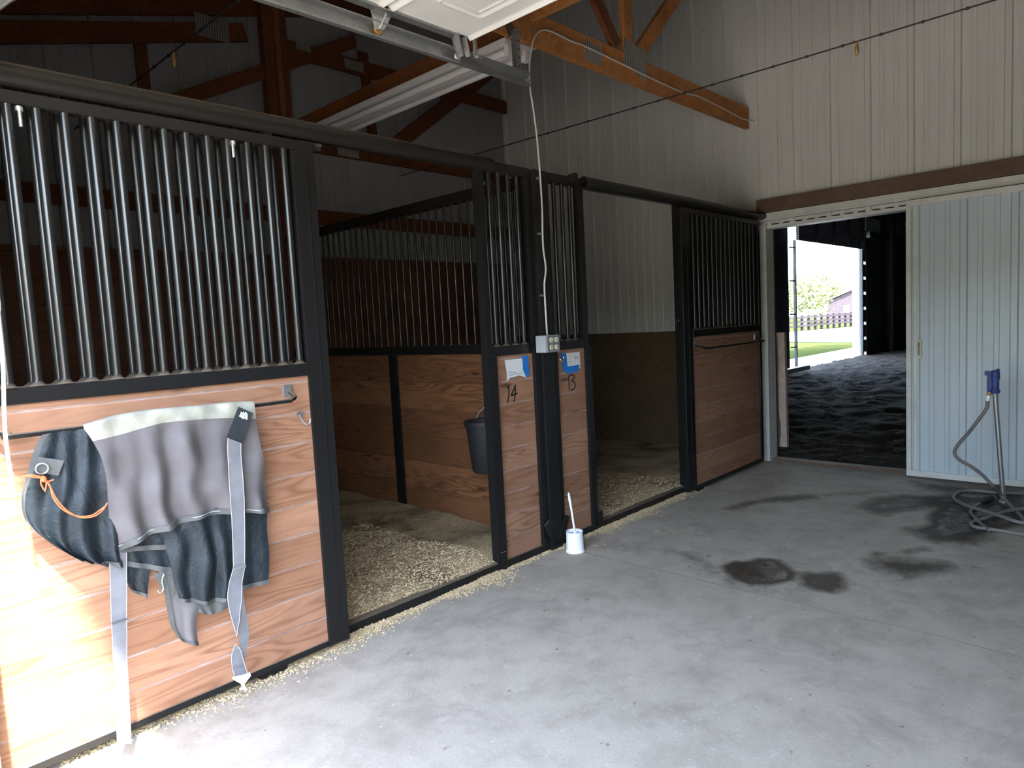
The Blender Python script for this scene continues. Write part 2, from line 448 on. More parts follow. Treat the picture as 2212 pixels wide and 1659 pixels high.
# ------------------------------------------------------------------ shell
def rib_profile(a, b, first, pitch=.3165, depth=.020):
    """list of (u, height) along a ribbed steel sheet"""
    P = [(a, 0.)]
    k = math.ceil((a - first) / pitch) - 1
    while first + k * pitch < b + pitch:
        c = first + k * pitch
        for q_ in ((c - .028, 0), (c - .019, depth), (c + .019, depth), (c + .028, 0)):
            P.append(q_)
        for f in (1 / 3, 2 / 3):
            m = c + pitch * f
            for q_ in ((m - .020, 0), (m - .013, .004), (m + .013, .004), (m + .020, 0)): P.append(q_)
        k += 1
    P = [p for p in P if a <= p[0] <= b]
    P.append((b, 0.)); P.sort(key=lambda p: p[0]); return P
# end wall (right in the photo): ribbed face towards the aisle
first = 1.47
mb = MB()
def end_piece(mb, y0, y1, z0, z1):
    P = rib_profile(y0, y1, first)
    n = len(P); vs = [(XR - h, u, z0) for u, h in P] + [(XR - h, u, z1) for u, h in P]
    fs = [(i, i + 1, n + i + 1, n + i) for i in range(n - 1)]
    mb.add(vs, fs)
    mb.box(XR + .004, XR + .10, y0, y1, z0, z1)
end_piece(mb, 2.70, YB, 0, 5.45)
end_piece(mb, 1.40, 2.70, 2.21, 5.45)
end_piece(mb, YS, 1.40, 0, 5.45)
wr = struct(mb.build('wall_right', 'wall'))
mb = MB(); 
def px_piece(mb, x0, x1, z0, z1, y, sgn, firstx):
    P = rib_profile(x0, x1, firstx); n = len(P)
    mb.add([(u, y - sgn * h, z0) for u, h in P] + [(u, y - sgn * h, z1) for u, h in P], [(i, i + 1, n + i + 1, n + i) for i in range(n - 1)])
    mb.box(x0, x1, min(y + sgn * .004, y + sgn * .1), max(y + sgn * .004, y + sgn * .1), z0, z1)
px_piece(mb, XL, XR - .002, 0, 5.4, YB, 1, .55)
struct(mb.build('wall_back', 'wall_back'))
mb = MB(); px_piece(mb, XL, XR - .002, 0, 5.4, YS, -1, .55)
struct(mb.build('wall_front', 'wall_dim'))
mb = MB()
for y0, y1, z0, z1 in ((2.50, YB, 0, 3.75), (-.60, 2.50, 2.46, 3.75), (YS, -.60, 0, 3.75)):
    mb.box(XL - .16, XL, y0, y1, z0, z1)
struct(mb.build('wall_left', 'wall_dim'))
# roof deck with purlins
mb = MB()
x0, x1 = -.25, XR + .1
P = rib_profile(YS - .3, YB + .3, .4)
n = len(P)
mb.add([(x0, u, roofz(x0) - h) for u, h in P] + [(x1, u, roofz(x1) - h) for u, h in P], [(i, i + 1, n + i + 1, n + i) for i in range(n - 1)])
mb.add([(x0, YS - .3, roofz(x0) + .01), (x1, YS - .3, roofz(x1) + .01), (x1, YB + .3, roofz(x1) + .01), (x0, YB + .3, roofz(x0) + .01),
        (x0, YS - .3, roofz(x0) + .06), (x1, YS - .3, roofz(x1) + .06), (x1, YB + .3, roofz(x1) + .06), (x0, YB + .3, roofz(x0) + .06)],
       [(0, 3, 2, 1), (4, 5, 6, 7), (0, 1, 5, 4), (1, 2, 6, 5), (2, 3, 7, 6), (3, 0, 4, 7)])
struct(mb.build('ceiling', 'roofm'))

# floor with wet marks, crack and spilled bedding painted as its own dirt
WP = [([(1563,1225),(1585,1215),(1625,1213),(1640,1207),(1680,1210),(1700,1225),(1718,1240),(1710,1252),(1670,1262),(1620,1262),(1590,1250),(1570,1235)], .95, .05),
      ([(1730,1245),(1750,1238),(1815,1238),(1818,1255),(1825,1268),(1800,1280),(1765,1275),(1735,1262)], .82, .06),
      ([(1880,1212),(1900,1206),(1960,1210),(2000,1212),(2050,1218),(2040,1232),(2000,1238),(1960,1245),(1920,1235),(1890,1225)], .72, .12),
      ([(1950,1190),(2000,1183),(2005,1190),(1960,1197)], .62, .07), ([(1885,1193),(1905,1192),(1905,1198),(1886,1199)], .7, .05), ([(1885,1200),(1990,1197),(1980,1208),(1885,1208)], .42, .12),
      ([(1558,1100),(1600,1087),(1700,1070),(1760,1068),(1765,1076),(1700,1083),(1640,1085),(1580,1101)], .66, .08), ([(1765,1066),(1880,1056),(1930,1060),(1870,1072),(1765,1075)], .40, .12),
      ([(1868,1090),(1900,1077),(1950,1070),(2010,1074),(2060,1070),(2100,1075),(2212,1062),(2212,1110),(2060,1090),(2000,1096),(1950,1102),(1900,1107),(1875,1100)], .85, .10),
      ([(2010,1112),(2040,1092),(2100,1082),(2212,1090),(2212,1130),(2130,1150),(2050,1160),(2005,1145),(1985,1150),(1978,1145),(2012,1135)], .92, .06),
      ([(1985,1147),(2035,1141),(2110,1152),(2080,1168),(2020,1163)], 1.02, .16), ([(1872,1095),(1912,1091),(1926,1101),(1900,1108)], 1.0, .12),
      ([(1430,1186),(1500,1188),(1520,1205),(1545,1212),(1560,1235),(1640,1268),(1760,1272),(1680,1285),(1560,1262),(1500,1218),(1440,1198)], .40, .10),
      ([(1963,1038),(2212,1060),(2212,1080),(2050,1068),(1985,1050)], .62, .15), ([(1830,1262),(1900,1245),(1930,1250),(1860,1270)], .38, .1)]
WPW = [([(atz(a_, b_, 0).x, atz(a_, b_, 0).y) for a_, b_ in P_], s_, f_) for P_, s_, f_ in WP]
def wetf(x, y):
    w = 0
    for P_, s_, f_ in WPW:
        if x < min(p[0] for p in P_) - .3 or x > max(p[0] for p in P_) + .3: continue
        ins = False; dm = 9
        for (x1, y1), (x2, y2) in zip(P_, P_[1:] + P_[:1]):
            if (y1 > y) != (y2 > y) and x < (x2 - x1) * (y - y1) / (y2 - y1) + x1: ins = not ins
            L2 = (x2 - x1) ** 2 + (y2 - y1) ** 2; t_ = max(0, min(1, ((x - x1) * (x2 - x1) + (y - y1) * (y2 - y1)) / L2))
            dm = min(dm, math.hypot(x - x1 - t_ * (x2 - x1), y - y1 - t_ * (y2 - y1)))
        d = -dm if ins else dm
        w = max(w, s_ * max(0, min(1, .62 - d / (2 * f_))))
    return w
xs = []; x = XL
while x < XR + .12: xs.append(x); x += .028 if x > 3.0 else .06
xs.append(XR + .12)
ys = []; y = YS
while y < 2.78:
    ys.append(y); y += .028 if y > .2 else .2
ys += [2.78, YB + .05]
me = bpy.data.meshes.new('floor'); nx, ny = len(xs), len(ys)
me.from_pydata([(x, y, 0) for y in ys for x in xs], [], [(j * nx + i, j * nx + i + 1, (j + 1) * nx + i + 1, (j + 1) * nx + i) for j in range(ny - 1) for i in range(nx - 1)])
A = me.attributes.new('wet', 'FLOAT', 'POINT'); D = me.attributes.new('dust', 'FLOAT', 'POINT'); K = me.attributes.new('crack', 'FLOAT', 'POINT')
A.data.foreach_set('value', [wetf(x, y) for y in ys for x in xs])
D.data.foreach_set('value', [max(0, .62 - (2.76 - y) / .26) if y < 2.78 else .6 for y in ys for x in xs])
K.data.foreach_set('value', [0.0] * (nx * ny))
fl = bpy.data.objects.new('floor', me); COL.objects.link(fl); me.materials.append(M['floor']); struct(fl)
# saw-cut joint across the slab, a thin inlaid strip of dirt
mb = MB(); pts = [(3.235 + .02 * noise.noise(Vector((0, yy * 2, 0))) + .0 * yy, yy, .0012) for yy in [2.6 - .1 * i for i in range(60)]]
rows = [[(p[0] - .003, p[1], p[2]), (p[0] + .003, p[1], p[2])] for p in pts]
mb.sheet(rows, .001, (0, 0, -1)); o = mb.build('trim_1', plain('dirt in the joint', (.20, .175, .15), .9)); struct(o)

# doorway jambs, header, track cover on the end wall
mb = MB(); mb.box(XR - .03, XR + .001, 2.655, 2.725, 0, 2.22); mb.box(XR, XR + .14, 2.655, 2.70, 0, 2.22)
mb.box(XR, XR + .14, 1.40, 1.44, 0, 2.22); mb.box(XR, XR + .14, 1.40, 2.70, 2.18, 2.22)
struct(mb.build('trim_2', 'white_trim'))
mb = MB(); mb.cbox(XR - .085, XR - .015, YS + .01, 2.715, 2.315, 2.438, .004)
o = mb.build('door_header', 'header'); tag(o, 'long brown weathered header board above the doorway on the white end wall', 'board')
t = thing('sliding_door_track', 'dirty white track box under the brown header board over the doorway', 'track', (XR - .05, 1, 2.26))
mb = MB(); mb.cbox(XR - .075, XR - .016, YS + .01, 2.715, 2.245, 2.312, .003); mb.build('track_box', 'white_trim', t)
mb = MB(); mb.cbox(XR - .085, XR - .075, YS + .01, 2.715, 2.252, 2.266, .002); mb.build('lip', 'white_trim', t)
# big ribbed sliding door
t = thing('sliding_barn_door', 'large white ribbed metal sliding door right of the arena doorway', 'sliding door', (6.24, .2, 0))
DX = XR - .125
mb = MB(); P = rib_profile(-1.55, 1.455, 1.405, .3165, .014); n = len(P)
rows = [[(DX - h, u, .07) for u, h in P], [(DX - h, u, 2.20) for u, h in P]]
mb.sheet(rows, .006, (1, 0, 0)); mb.build('ribbed_panel', 'wall_panel_door', t)
mb = MB(); mb.cbox(DX - .022, DX + .03, -1.56, 1.475, .022, .070, .003); mb.build('bottom_rail', 'white_trim', t)
mb = MB(); mb.cbox(DX - .022, DX + .03, -1.56, 1.475, 2.185, 2.232, .003); mb.build('top_rail', 'white_trim', t)
mb = MB(); mb.cbox(DX - .018, DX + .03, 1.440, 1.476, .07, 2.186, .003); mb.cbox(DX - .016, DX + .03, 1.40, 1.425, .07, 2.186, .003)
mb.build('edge_trim', 'white_trim', t)
h = MB().cbox(DX - .02, DX - .002, 1.366, 1.398, .985, 1.135, .003).build('handle', 'recept', t); lab(h, 'small cream flush pull')
mb = MB(); mb.tube([(DX - .022, 1.382, 1.01), (DX - .045, 1.382, 1.03), (DX - .045, 1.382, 1.09), (DX - .022, 1.382, 1.11)], .005, 8); mb.build('pull_bar', 'galv', h)

# ------------------------------------------------------------------ stall fronts
PITCH = .0787
def vbar(x, y, z0, z1, r=.0142): return MB().tube([(x, y, z0), (x, y, z1)], r, 14)
def ybar(x, y, z0, z1, r=.0095): return MB().tube([(x, y, z0), (x, y, z1)], r, 10)
def weld(x, y, z, r, up=1): return MB().lathe([(r * 1.9, z), (r * 1.15, z + up * .010), (r * 1.0, z + up * .02)], (x, y, 0), 10)
def make_front(name_loc, label, x0, x1, open0, open1, side, nlabel):
    """a stall front between x0..x1: door opening open0..open1, wide grille part and narrow part"""
    t = thing('stall_front', label, 'stall front', (x0, YF, 0), 'black steel stall fronts')
    y0, y1 = YF, YF + .05
    MB().cbox(x0, x1, y0, y1, 2.285, 2.342, .004).build('header_tube', 'steel', t)
    MB().cbox(x0, x1, y0 - .006, y1, 0.0, .048, .003).build('sill', 'steel', t)
    parts = [(x0, open0), (open1, x1)]
    for a, b in parts:
        if b - a < .02: continue
        wide = (b - a) > .7
        mb = MB(); mb.cbox(a, a + .045, y0, y1, .048, 2.285); mb.build('stile', 'steel', t)
        mb = MB(); mb.cbox(b - .045, b, y0, y1, .048, 2.285); mb.build('stile', 'steel', t)
        MB().cbox(a + .045, b - .045, y0, y1, 1.243, 1.300).build('mid_rail', 'steel', t)
        MB().box(a + .04, b - .04, y0 + .012, y1 - .006, .045, 1.246).build('wood_panel', 'board', t)
        nb = int((b - a - .09) / PITCH); s0 = a + .045 + ((b - a - .09) - (nb - 1) * PITCH) / 2
        for i in range(nb):
            x = s0 + i * PITCH
            mb = vbar(x, y0 + .02, 1.298, 2.287)
            mb.add(*_w(x, y0 + .02, 1.300, .0142)); mb.build('bar', 'steel_bar', t, smooth=True)
    return t
def _w(x, y, z, r, n=10):
    prof = [(r * 2.0, z), (r * 1.3, z + .006), (r * 1.0, z + .018)]
    vs = []; 
    for rr, zz in prof:
        for k in range(n): a = 2 * PI * k / n; vs.append((x + rr * math.cos(a), y + rr * math.sin(a), zz))
    fs = [(i * n + k, i * n + (k + 1) % n, (i + 1) * n + (k + 1) % n, (i + 1) * n + k) for i in range(2) for k in range(n)]
    return vs, fs
f14 = make_front('', 'black barred stall front with 14 painted on its narrow wooden panel', .30, 3.14, 1.60, 2.70, 1, '14')
f13 = make_front('', 'black barred stall front with 13 painted on its narrow wooden panel', 3.26, XR - .02, 3.655, 4.86, 1, '13')
# narrow-panel trims: inner angle flanges around the boards
for t, a, b in ((f14, 2.757, 3.092), (f13, 3.308, 3.606)):
    pass
mb = MB(); mb.cbox(2.692, 2.765, YF - .012, YF, .0, 1.25, .003); mb.build('jamb_flange', 'steel', f14)
mb = MB(); mb.cbox(3.600, 3.664, YF - .012, YF, .0, 1.25, .003); mb.build('jamb_flange', 'steel', f13)
mb = MB(); mb.cbox(3.655, 3.700, YF - .022, YF + .03, .03, .13, .004); mb.build('stop_block', 'steel', f13)
mb = MB(); mb.cbox(2.705, 2.75, YF - .022, YF + .03, .0, .11, .004); mb.build('stop_block', 'steel', f14)
# centre post
t = thing('steel_post', 'square black steel post between the 14 and 13 panels', 'post', (3.2, YF, 0))
MB().cbox(3.145, 3.255, YF - .03, YF + .09, 0, 2.335, .005).build('tube', 'steel', t)
MB().cbox(3.092, 3.145, YF - .012, YF + .02, .03, 1.26, .003).build('flange', 'steel', t)
MB().cbox(3.255, 3.308, YF - .012, YF + .02, .03, 1.26, .003).build('flange', 'steel', t)
MB().beam((3.10, YF - .034, .19), (3.17, YF - .034, .05), .006, .05).beam((3.30, YF - .034, .19), (3.23, YF - .034, .05), .006, .05).build('gusset', 'steel', t)

# door tracks: round tubes
def track(label, xa, xb):
    t = thing('door_track', label, 'track', (xa, 2.66, 2.28), 'round tube tracks for the stall doors')
    MB().pipe((xa, 2.662, 2.290), (xb, 2.662, 2.290), .038, .032, 28).build('round_tube', 'steel', t, smooth=True)
    k = 0; x = xa + .25
    while x < xb - .05:
        MB().cbox(x - .02, x + .02, 2.695, YF + .002, 2.292, 2.325, .003).build('bracket', 'steel', t); x += .62
    return t
track('dusty round black tube track above the stall 14 door and opening', XL + .03, 2.715)
tr13 = track('round black tube track with open end above the stall 13 door', 3.545, XR - .02)
MB().cbox(3.515, 3.545, 2.70, 2.76, 2.30, 2.355, .003).build('end_lug', 'steel', tr13)

def sliding(label, xa, xb, hook, flip, handle):
    """sliding stall door; boards below, bars above"""
    ya, yb = 2.650, 2.690
    t = thing('sliding_stall_door', label, 'stall door', (xa, ya, 0), 'sliding stall doors')
    MB().cbox(xa, xb, ya, yb, 2.198, 2.240, .004).build('top_rail', 'steel', t)
    if flip: in0, in1 = xa + .135, xb - .045
    else: in0, in1 = xa + .045, xb - .105
    MB().cbox(xa, in0, ya, yb, .035, 2.198).build('stile', 'steel', t)
    MB().cbox(in1, xb, ya, yb, .035, 2.198).build('stile', 'steel', t)
    e = xa + .075 if flip else xb - .045
    MB().cbox(e - .002, e + .002, ya - .004, ya + .002, .05, 2.19, .001).build('seam_lip', 'steel', t)
    MB().cbox(in0, in1, ya - .004, yb, 1.248, 1.302).build('mid_rail', 'steel', t)
    MB().cbox(in0, in1, ya + .004, yb, .035, .062, .003).build('bottom_rail', 'steel', t)
    MB().box(in0 - .004, in1 + .004, ya + .012, yb - .006, .058, 1.25).build('wood_panel', 'board', t)
    nb = int((in1 - in0) / PITCH); s0 = in0 + ((in1 - in0) - (nb - 1) * PITCH) / 2 if flip else in1 - .028 - (nb - 1) * PITCH
    for i in range(nb):
        x = s0 + i * PITCH
        mb = vbar(x, ya + .016, 1.300, 2.20); mb.add(*_w(x, ya + .016, 1.302, .0142)); mb.build('bar', 'steel_bar', t, smooth=True)
    # hangers up into the tube
    for x in (xa + .16, xb - .2):
        mb = MB().cbox(x - .018, x + .018, ya + .010, ya + .016, 2.235, 2.275, .001); mb.build('hanger', 'steel', t)
    # blanket rod
    (ha, hb) = handle
    ym, zz = ya - .085, 1.160
    pts = [(ha, ya + .010, zz + .03), (ha + .01, ya - .03, zz + .018), (ha + .045, ya - .07, zz), (ha + .10, ym, zz - .004), (hb - .12, ym, zz - .002),
           (hb - .05, ym + .006, zz), (hb - .008, ya - .05, zz + .008), (hb, ya + .010, zz + .028)]
    MB().tube(catmull(pts, 6), .0085, 10).build('blanket_rod', 'steel', t, smooth=True)
    for x in (ha, hb):
        MB().cbox(x - .03, x + .012, ya + .002, ya + .013, zz + .01, zz + .058, .003).build('rod_plate', 'galv', t)
    return t
d14 = sliding('near black sliding stall door carrying the grey horse blanket', .235, 1.628, 0, False, (.40, 1.43))
d13 = sliding('far black sliding stall door closest to the arena doorway', 4.735, 6.145, 0, True, (4.90, 6.03))
# wide flat stile faces & latches
mb = MB(); mb.cbox(1.615, 1.655, 2.70, 2.715, 1.235, 1.40, .004); mb.build('latch_plate', 'steel', d14)
mb = MB(); mb.cbox(4.650, 4.74, 2.664, 2.674, 1.345, 1.412, .004); mb.build('latch_tab', 'steel', d13)
mb = MB(); mb.lathe([(.010, 0), (.010, .006)], (4.682, 2.66, 1.385), 12, 'y'); lab(mb.build('bolt', 'ring', d13), 'pale round bolt head')
for x in (.578, 1.270):
    mb = MB().tube([(x, 2.644, 2.188), (x, 2.644, 2.128)], .006, 10); mb.lathe([(.011, 2.176), (.011, 2.190)], (x, 2.644, 0), 8)
    lab(mb.build('bolt', 'ring', d14), 'bright hanging bolt')
# small hook plate on near door
t = d14
mb = MB(); mb.lathe([(.014, -.004), (.012, .004)], (1.465, 2.648, 1.087), 14, 'y')
mb.tube(catmull([(1.460, 2.64, 1.085), (1.462, 2.625, 1.06), (1.472, 2.615, 1.045), (1.486, 2.612, 1.048), (1.492, 2.612, 1.066)], 5), .0035, 8)
lab(mb.build('coat_hook', 'galv', d14, smooth=True), 'grey metal hook')
# floor guide stops under doors
for x, l in ((1.18, 'black floor guide block under the near stall door'), (4.93, 'black floor guide block under the far stall door')):
    pass
mb = MB(); mb.cbox(1.21, 1.33, 2.675, 2.72, 0, .034, .003); mb.build('floor_guide', 'steel', f14)
mb = MB(); mb.cbox(4.93, 5.03, 2.675, 2.72, 0, .034, .003); mb.build('floor_guide', 'steel', f13)

# painted numbers: strokes laid on the boards
def strokes(name, lines, y, w, mat, parent, th=.0012):
    mb = MB()
    for L in lines:
        P = catmull([(p[0], y, p[1]) for p in L], 5)
        rows = []
        for i, p in enumerate(P):
            d = (P[min(i + 1, len(P) - 1)] - P[max(i - 1, 0)]).normalized(); s_ = Vector((-d.z, 0, d.x)) * w / 2
            rows.append([p - s_, p + s_])
        mb.sheet(rows, th)
    return mb.build(name, mat, parent)
def nmap(z0, px0, py0):  # local helper: pixels on the front plane
    return lambda q: (aty(q[0], q[1], YF + .011).x, aty(q[0], q[1], YF + .011).z)
pt = nmap(0, 0, 0)
n14 = [[(1096, 840), (1099, 834), (1099.5, 846), (1098.5, 858), (1096, 870)], [(1113, 831), (1110.5, 840), (1107, 848), (1104, 853.5)], [(1104, 853.5), (1107, 853.5), (1112, 852), (1118, 849)], [(1113, 831), (1113.5, 845), (1112, 858), (1110, 869)]]
n13 = [[(1228, 812), (1229, 824), (1230, 843)], [(1230, 812), (1236, 810), (1241, 813), (1239, 819), (1235, 822), (1241, 826), (1243, 833), (1240, 840), (1233, 842)]]
lab(strokes('painted_number', [[pt(p) for p in L] for L in n14], YF + .0105, .0095, 'paint', f14), 'number 14 in black paint')
lab(strokes('painted_number', [[pt(p) for p in L] for L in n13], YF + .0105, .0095, 'paint', f13), 'number 13 in black paint')
# notes and tape
def poly_at(pxs, y, th, mat, name, parent=None):
    mb = MB(); mb.prism([aty(a, b, y) for a, b in pxs], (0, th, 0)); return mb.build(name, mat, parent)
t = thing('paper_note', 'crumpled white handwritten note on the 14 panel', 'note', aty(1115, 795, YF + .005), 'notes taped to stall panels')
poly_at([(1090, 778), (1128, 774), (1131, 801), (1136, 815), (1122, 811), (1104, 816), (1095, 823), (1095, 805)], YF + .0085, .001, 'paper', 'sheet', t)
poly_at([(1128, 769), (1140, 768), (1144, 812), (1138, 814), (1130, 800)], YF + .007, .0012, 'tape', 'tape_strip', t)
def scr(lines, t, w=.0018):
    for L_ in lines: scr1([L_], t, w)
def scr1(lines, t, w=.0018):
    return strokes('handwriting', [[pt(p) for p in L] for L in lines], YF + .0072, w, 'ink', t, .0008)
scr([[(1098, 805), (1100, 803), (1102, 806), (1105, 803), (1107, 805), (1109, 804)], [(1110, 803), (1112, 806), (1111, 803)],
     [(1099, 811), (1102, 809), (1104, 811), (1107, 808), (1109, 809)], [(1111, 809), (1113, 806), (1115, 809), (1117, 807), (1119, 808), (1121, 806), (1123, 808), (1125, 805), (1128, 806)],
     [(1100, 817), (1102, 816), (1104, 818)]], t)
t = thing('paper_note', 'small white note framed by blue tape on the 13 panel', 'note', aty(1235, 785, YF + .005), 'notes taped to stall panels')
poly_at([(1211, 761), (1223, 764), (1226, 792), (1252, 788), (1250, 798), (1247, 803), (1230, 806), (1228, 810), (1224, 805), (1216, 800)], YF + .007, .0012, 'tape', 'tape_strip', t)
poly_at([(1223, 763), (1252, 760), (1254, 796), (1251, 796), (1250, 788), (1226, 792)], YF + .0085, .001, 'paper', 'sheet', t)
scr([[(1239, 770), (1242, 774), (1244, 769), (1242, 775), (1246, 772), (1247, 775), (1249, 774)], [(1227, 781), (1230, 782), (1233, 781)]], t)
# brass hook on 13 panel
mb = MB(); c = aty(1207, 775, YF)
mb.tube(catmull([(c.x - .012, YF + .01, c.z + .02), (c.x - .014, YF - .02, c.z), (c.x, YF - .03, c.z - .016), (c.x + .014, YF - .03, c.z - .004), (c.x + .014, YF - .028, c.z + .012)], 5), .0035, 8)
tag(mb.build('brass_hook', 'brass', smooth=True), 'small brass hook on the 13 panel beside the blue tape', 'hook')
# outlet box and conduit on the centre post
t = thing('outlet_box', 'grey metal outlet box with four ivory sockets on the centre post', 'outlet', (3.15, 2.66, 1.29))
MB().cbox(3.085, 3.222, 2.645, 2.722, 1.242, 1.345, .006).build('box', 'box', t)
MB().cbox(3.098, 3.214, 2.640, 2.645, 1.248, 1.340, .0015).build('cover_plate', 'galv', t)
for x in (3.135, 3.182):
    for z in (1.272, 1.316):
        mb = MB().lathe([(.0155, 2.6365), (.0155, 2.6405)], (x, 0, z), 18, 'y'); rc = mb.build('socket', 'recept', t)
        mb = MB(); mb.box(x - .006, x - .004, 2.6355, 2.6368, z - .004, z + .005); mb.box(x + .004, x + .006, 2.6355, 2.6368, z - .004, z + .005)
        mb.build('slot', 'paint', rc)
cp = [aty(a, b, 2.705) for a, b in ((1182, 724), (1178, 660), (1176, 615), (1179, 580), (1174, 540), (1172, 505), (1171, 450), (1167, 385))]
cp += [aty(1160, 300, 2.71), aty(1152, 235, 2.725), aty(1145, 190, 2.745), aty(1144, 140, 2.775), aty(1150, 95, 2.782), aty(1160, 72, 2.782), aty(1176, 65, 2.782)]
cp += [aty(a, b, 2.782) for a, b in ((1196, 70), (1234, 89), (1262, 99), (1335, 134), (1388, 160), (1468, 197), (1508, 208), (1535, 221), (1569, 238), (1596, 253), (1609, 258))]
cp += [Vector((XR - .02, 2.74, cp[-1].z - .01))]
t = thing('cable', 'thin grey white cable climbing from the outlet box and along the orange truss', 'cable', cp[0])
MB().tube(catmull(cp, 6), .0055, 8).build('cable_run', 'cord', t, smooth=True)
for a, b, yy in ((1166, 385, 2.70), (1170, 505, 2.70), (1174, 638, 2.70), (1156, 66, 2.782), (1494, 205, 2.782)):
    c = aty(a, b, yy); MB().cbox(c.x - .022, c.x + .006, c.y + .002, c.y + .014, c.z - .006, c.z + .006, .002).build('cable_clip', 'galv', t)

# ------------------------------------------------------------------ partition between the stalls
t = thing('stall_partition', 'long wooden partition with black bars seen through the stall 14 opening', 'partition', (3.2, 2.9, 0))
ya, yb = YF + .095, 5.75
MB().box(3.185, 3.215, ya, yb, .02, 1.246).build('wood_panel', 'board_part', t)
MB().cbox(3.175, 3.225, ya, yb, 1.235, 1.300).build('mid_rail', 'steel', t)
MB().cbox(3.175, 3.225, ya, yb, 2.255, 2.325).build('top_rail', 'steel', t)
MB().cbox(3.170, 3.186, 4.222, 4.320, .0, 1.24, .003).build('panel_post', 'steel', t)
MB().cbox(3.172, 3.185, ya, yb, .0, .045, .003).build('bottom_angle', 'steel', t)
MB().cbox(3.175, 3.225, ya, ya + .05, 1.3, 2.255).build('end_stile', 'steel', t)
nb = int((yb - ya - .1) / .082)
for i in range(nb):
    y = ya + .11 + i * .082
    ybar(3.2, y, 1.298, 2.258).build('bar', 'steel_bar', t, smooth=True)
# back wall lining, girts
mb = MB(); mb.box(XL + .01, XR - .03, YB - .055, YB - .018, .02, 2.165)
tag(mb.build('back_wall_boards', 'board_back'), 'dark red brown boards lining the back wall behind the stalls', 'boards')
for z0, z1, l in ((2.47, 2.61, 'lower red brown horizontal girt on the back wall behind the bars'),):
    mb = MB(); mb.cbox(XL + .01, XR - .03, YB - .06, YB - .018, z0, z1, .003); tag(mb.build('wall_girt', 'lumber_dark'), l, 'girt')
mb = MB(); mb.box(XR - .042, XR - .018, YF + .07, YB - .07, .01, 1.265)
tag(mb.build('plywood_lining', 'ply'), 'dark scuffed plywood lining the lower end wall inside stall 13', 'plywood')
# dark board behind the far door's bars with a rubbed patch
t = thing('wall_mat', 'dark board with a pale rubbed patch behind the far door bars', 'board', (XR - .03, 3.1, 1.27))
MB().box(XR - .040, XR - .018, YF + .07, 3.535, 1.268, 2.27).build('backing', 'mat', t)
cc = (3.10, 1.60)
pp = [(3.02, 1.88), (3.10, 1.93), (3.19, 1.90), (3.22, 1.78), (3.26, 1.66), (3.27, 1.52), (3.20, 1.42), (3.15, 1.30), (3.05, 1.30), (3.01, 1.42), (2.95, 1.50), (2.94, 1.66), (2.98, 1.74)]
P = catmull([(XR - .043, a, b) for a, b in pp] + [(XR - .043, *pp[0])], 4)[:-1]
MB().prism(P, (.004, 0, 0)).build('rubbed_patch', 'scuff', t)

# support post at back and front
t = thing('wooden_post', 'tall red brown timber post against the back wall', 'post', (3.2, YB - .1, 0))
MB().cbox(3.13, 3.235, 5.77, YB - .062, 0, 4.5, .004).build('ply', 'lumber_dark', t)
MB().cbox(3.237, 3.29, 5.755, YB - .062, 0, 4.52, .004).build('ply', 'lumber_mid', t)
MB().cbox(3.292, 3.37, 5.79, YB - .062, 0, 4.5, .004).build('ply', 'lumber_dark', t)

# ------------------------------------------------------------------ trusses
def stick(t, a, b, w, h, mat, name, up=(0, 0, 1)):
    return MB().beam(a, b, w, h, up).build(name, mat, t)
def truss(y, label, full, mat='lumber', zb=3.205):
    t = thing('roof_truss', label, 'truss', (XL, y, 3.1), 'timber roof trusses')
    w = .038
    stick(t, (XL + .01, y, zb), (XR - .02, y, zb), w, .19, mat, 'bottom_chord')
    stick(t, (XL + .01, y, roofz(XL) - .20), (XR - .02, y, roofz(XR) - .20), w, .20, mat, 'top_chord')
    return t
y1 = 2.815
T1 = truss(y1, 'orange truss over the stall fronts with galvanised plates, ending at the white wall', True)
stick(T1, (4.335, y1, 3.30), (4.335, y1, roofz(4.3) - .29), .038, .10, 'lumber', 'web', (1, 0, 0))
stick(T1, (4.46, y1, 3.33), (5.65, y1, 4.42 + .10), .038, .105, 'lumber', 'web')
stick(T1, (4.20, y1, 3.33), (3.3, y1, roofz(3.3) - .3), .038, .095, 'lumber_dark', 'web')
MB().prism([(4.265, y1 - .022, 3.235), (4.265, y1 - .022, 3.40), (4.555, y1 - .022, 3.375), (4.555, y1 - .022, 3.15)], (0, .002, 0)).build('toothed_plate', 'plate', T1)
MB().prism([(3.80, y1 - .022, 3.14), (3.80, y1 - .022, 3.27), (3.985, y1 - .022, 3.265), (3.985, y1 - .022, 3.135)], (0, .002, 0)).build('toothed_plate', 'plate', T1)
y2 = 5.885
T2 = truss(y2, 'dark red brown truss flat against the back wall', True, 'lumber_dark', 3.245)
def k2(x, z, dy=0): q_ = (y2 - dy) / 5.75; return (min(x * q_, XR - .03), y2 - dy, 1.42 + (z - 1.42) * q_)
stick(T2, k2(3.25, 3.995, .040), k2(6.3, 4.01, .040), .038, .145, 'lumber_dark', 'brace')
stick(T2, k2(2.20, 3.28, .080), k2(4.12, 4.27, .080), .038, .115, 'lumber_dark', 'web')
stick(T2, k2(4.22, 3.29), k2(4.14, 4.5), .036, .10, 'lumber_dark', 'web', (1, 0, 0))
stick(T2, k2(4.45, 3.29), k2(5.98, 4.40), .034, .15, 'lumber_dark', 'web')
stick(T2, k2(2.09, 3.29), k2(2.09, 3.85), .036, .09, 'lumber_dark', 'web', (1, 0, 0))
stick(T2, k2(1.15, 3.56, .040), k2(2.95, 4.03, .040), .038, .15, 'lumber_dark', 'brace')
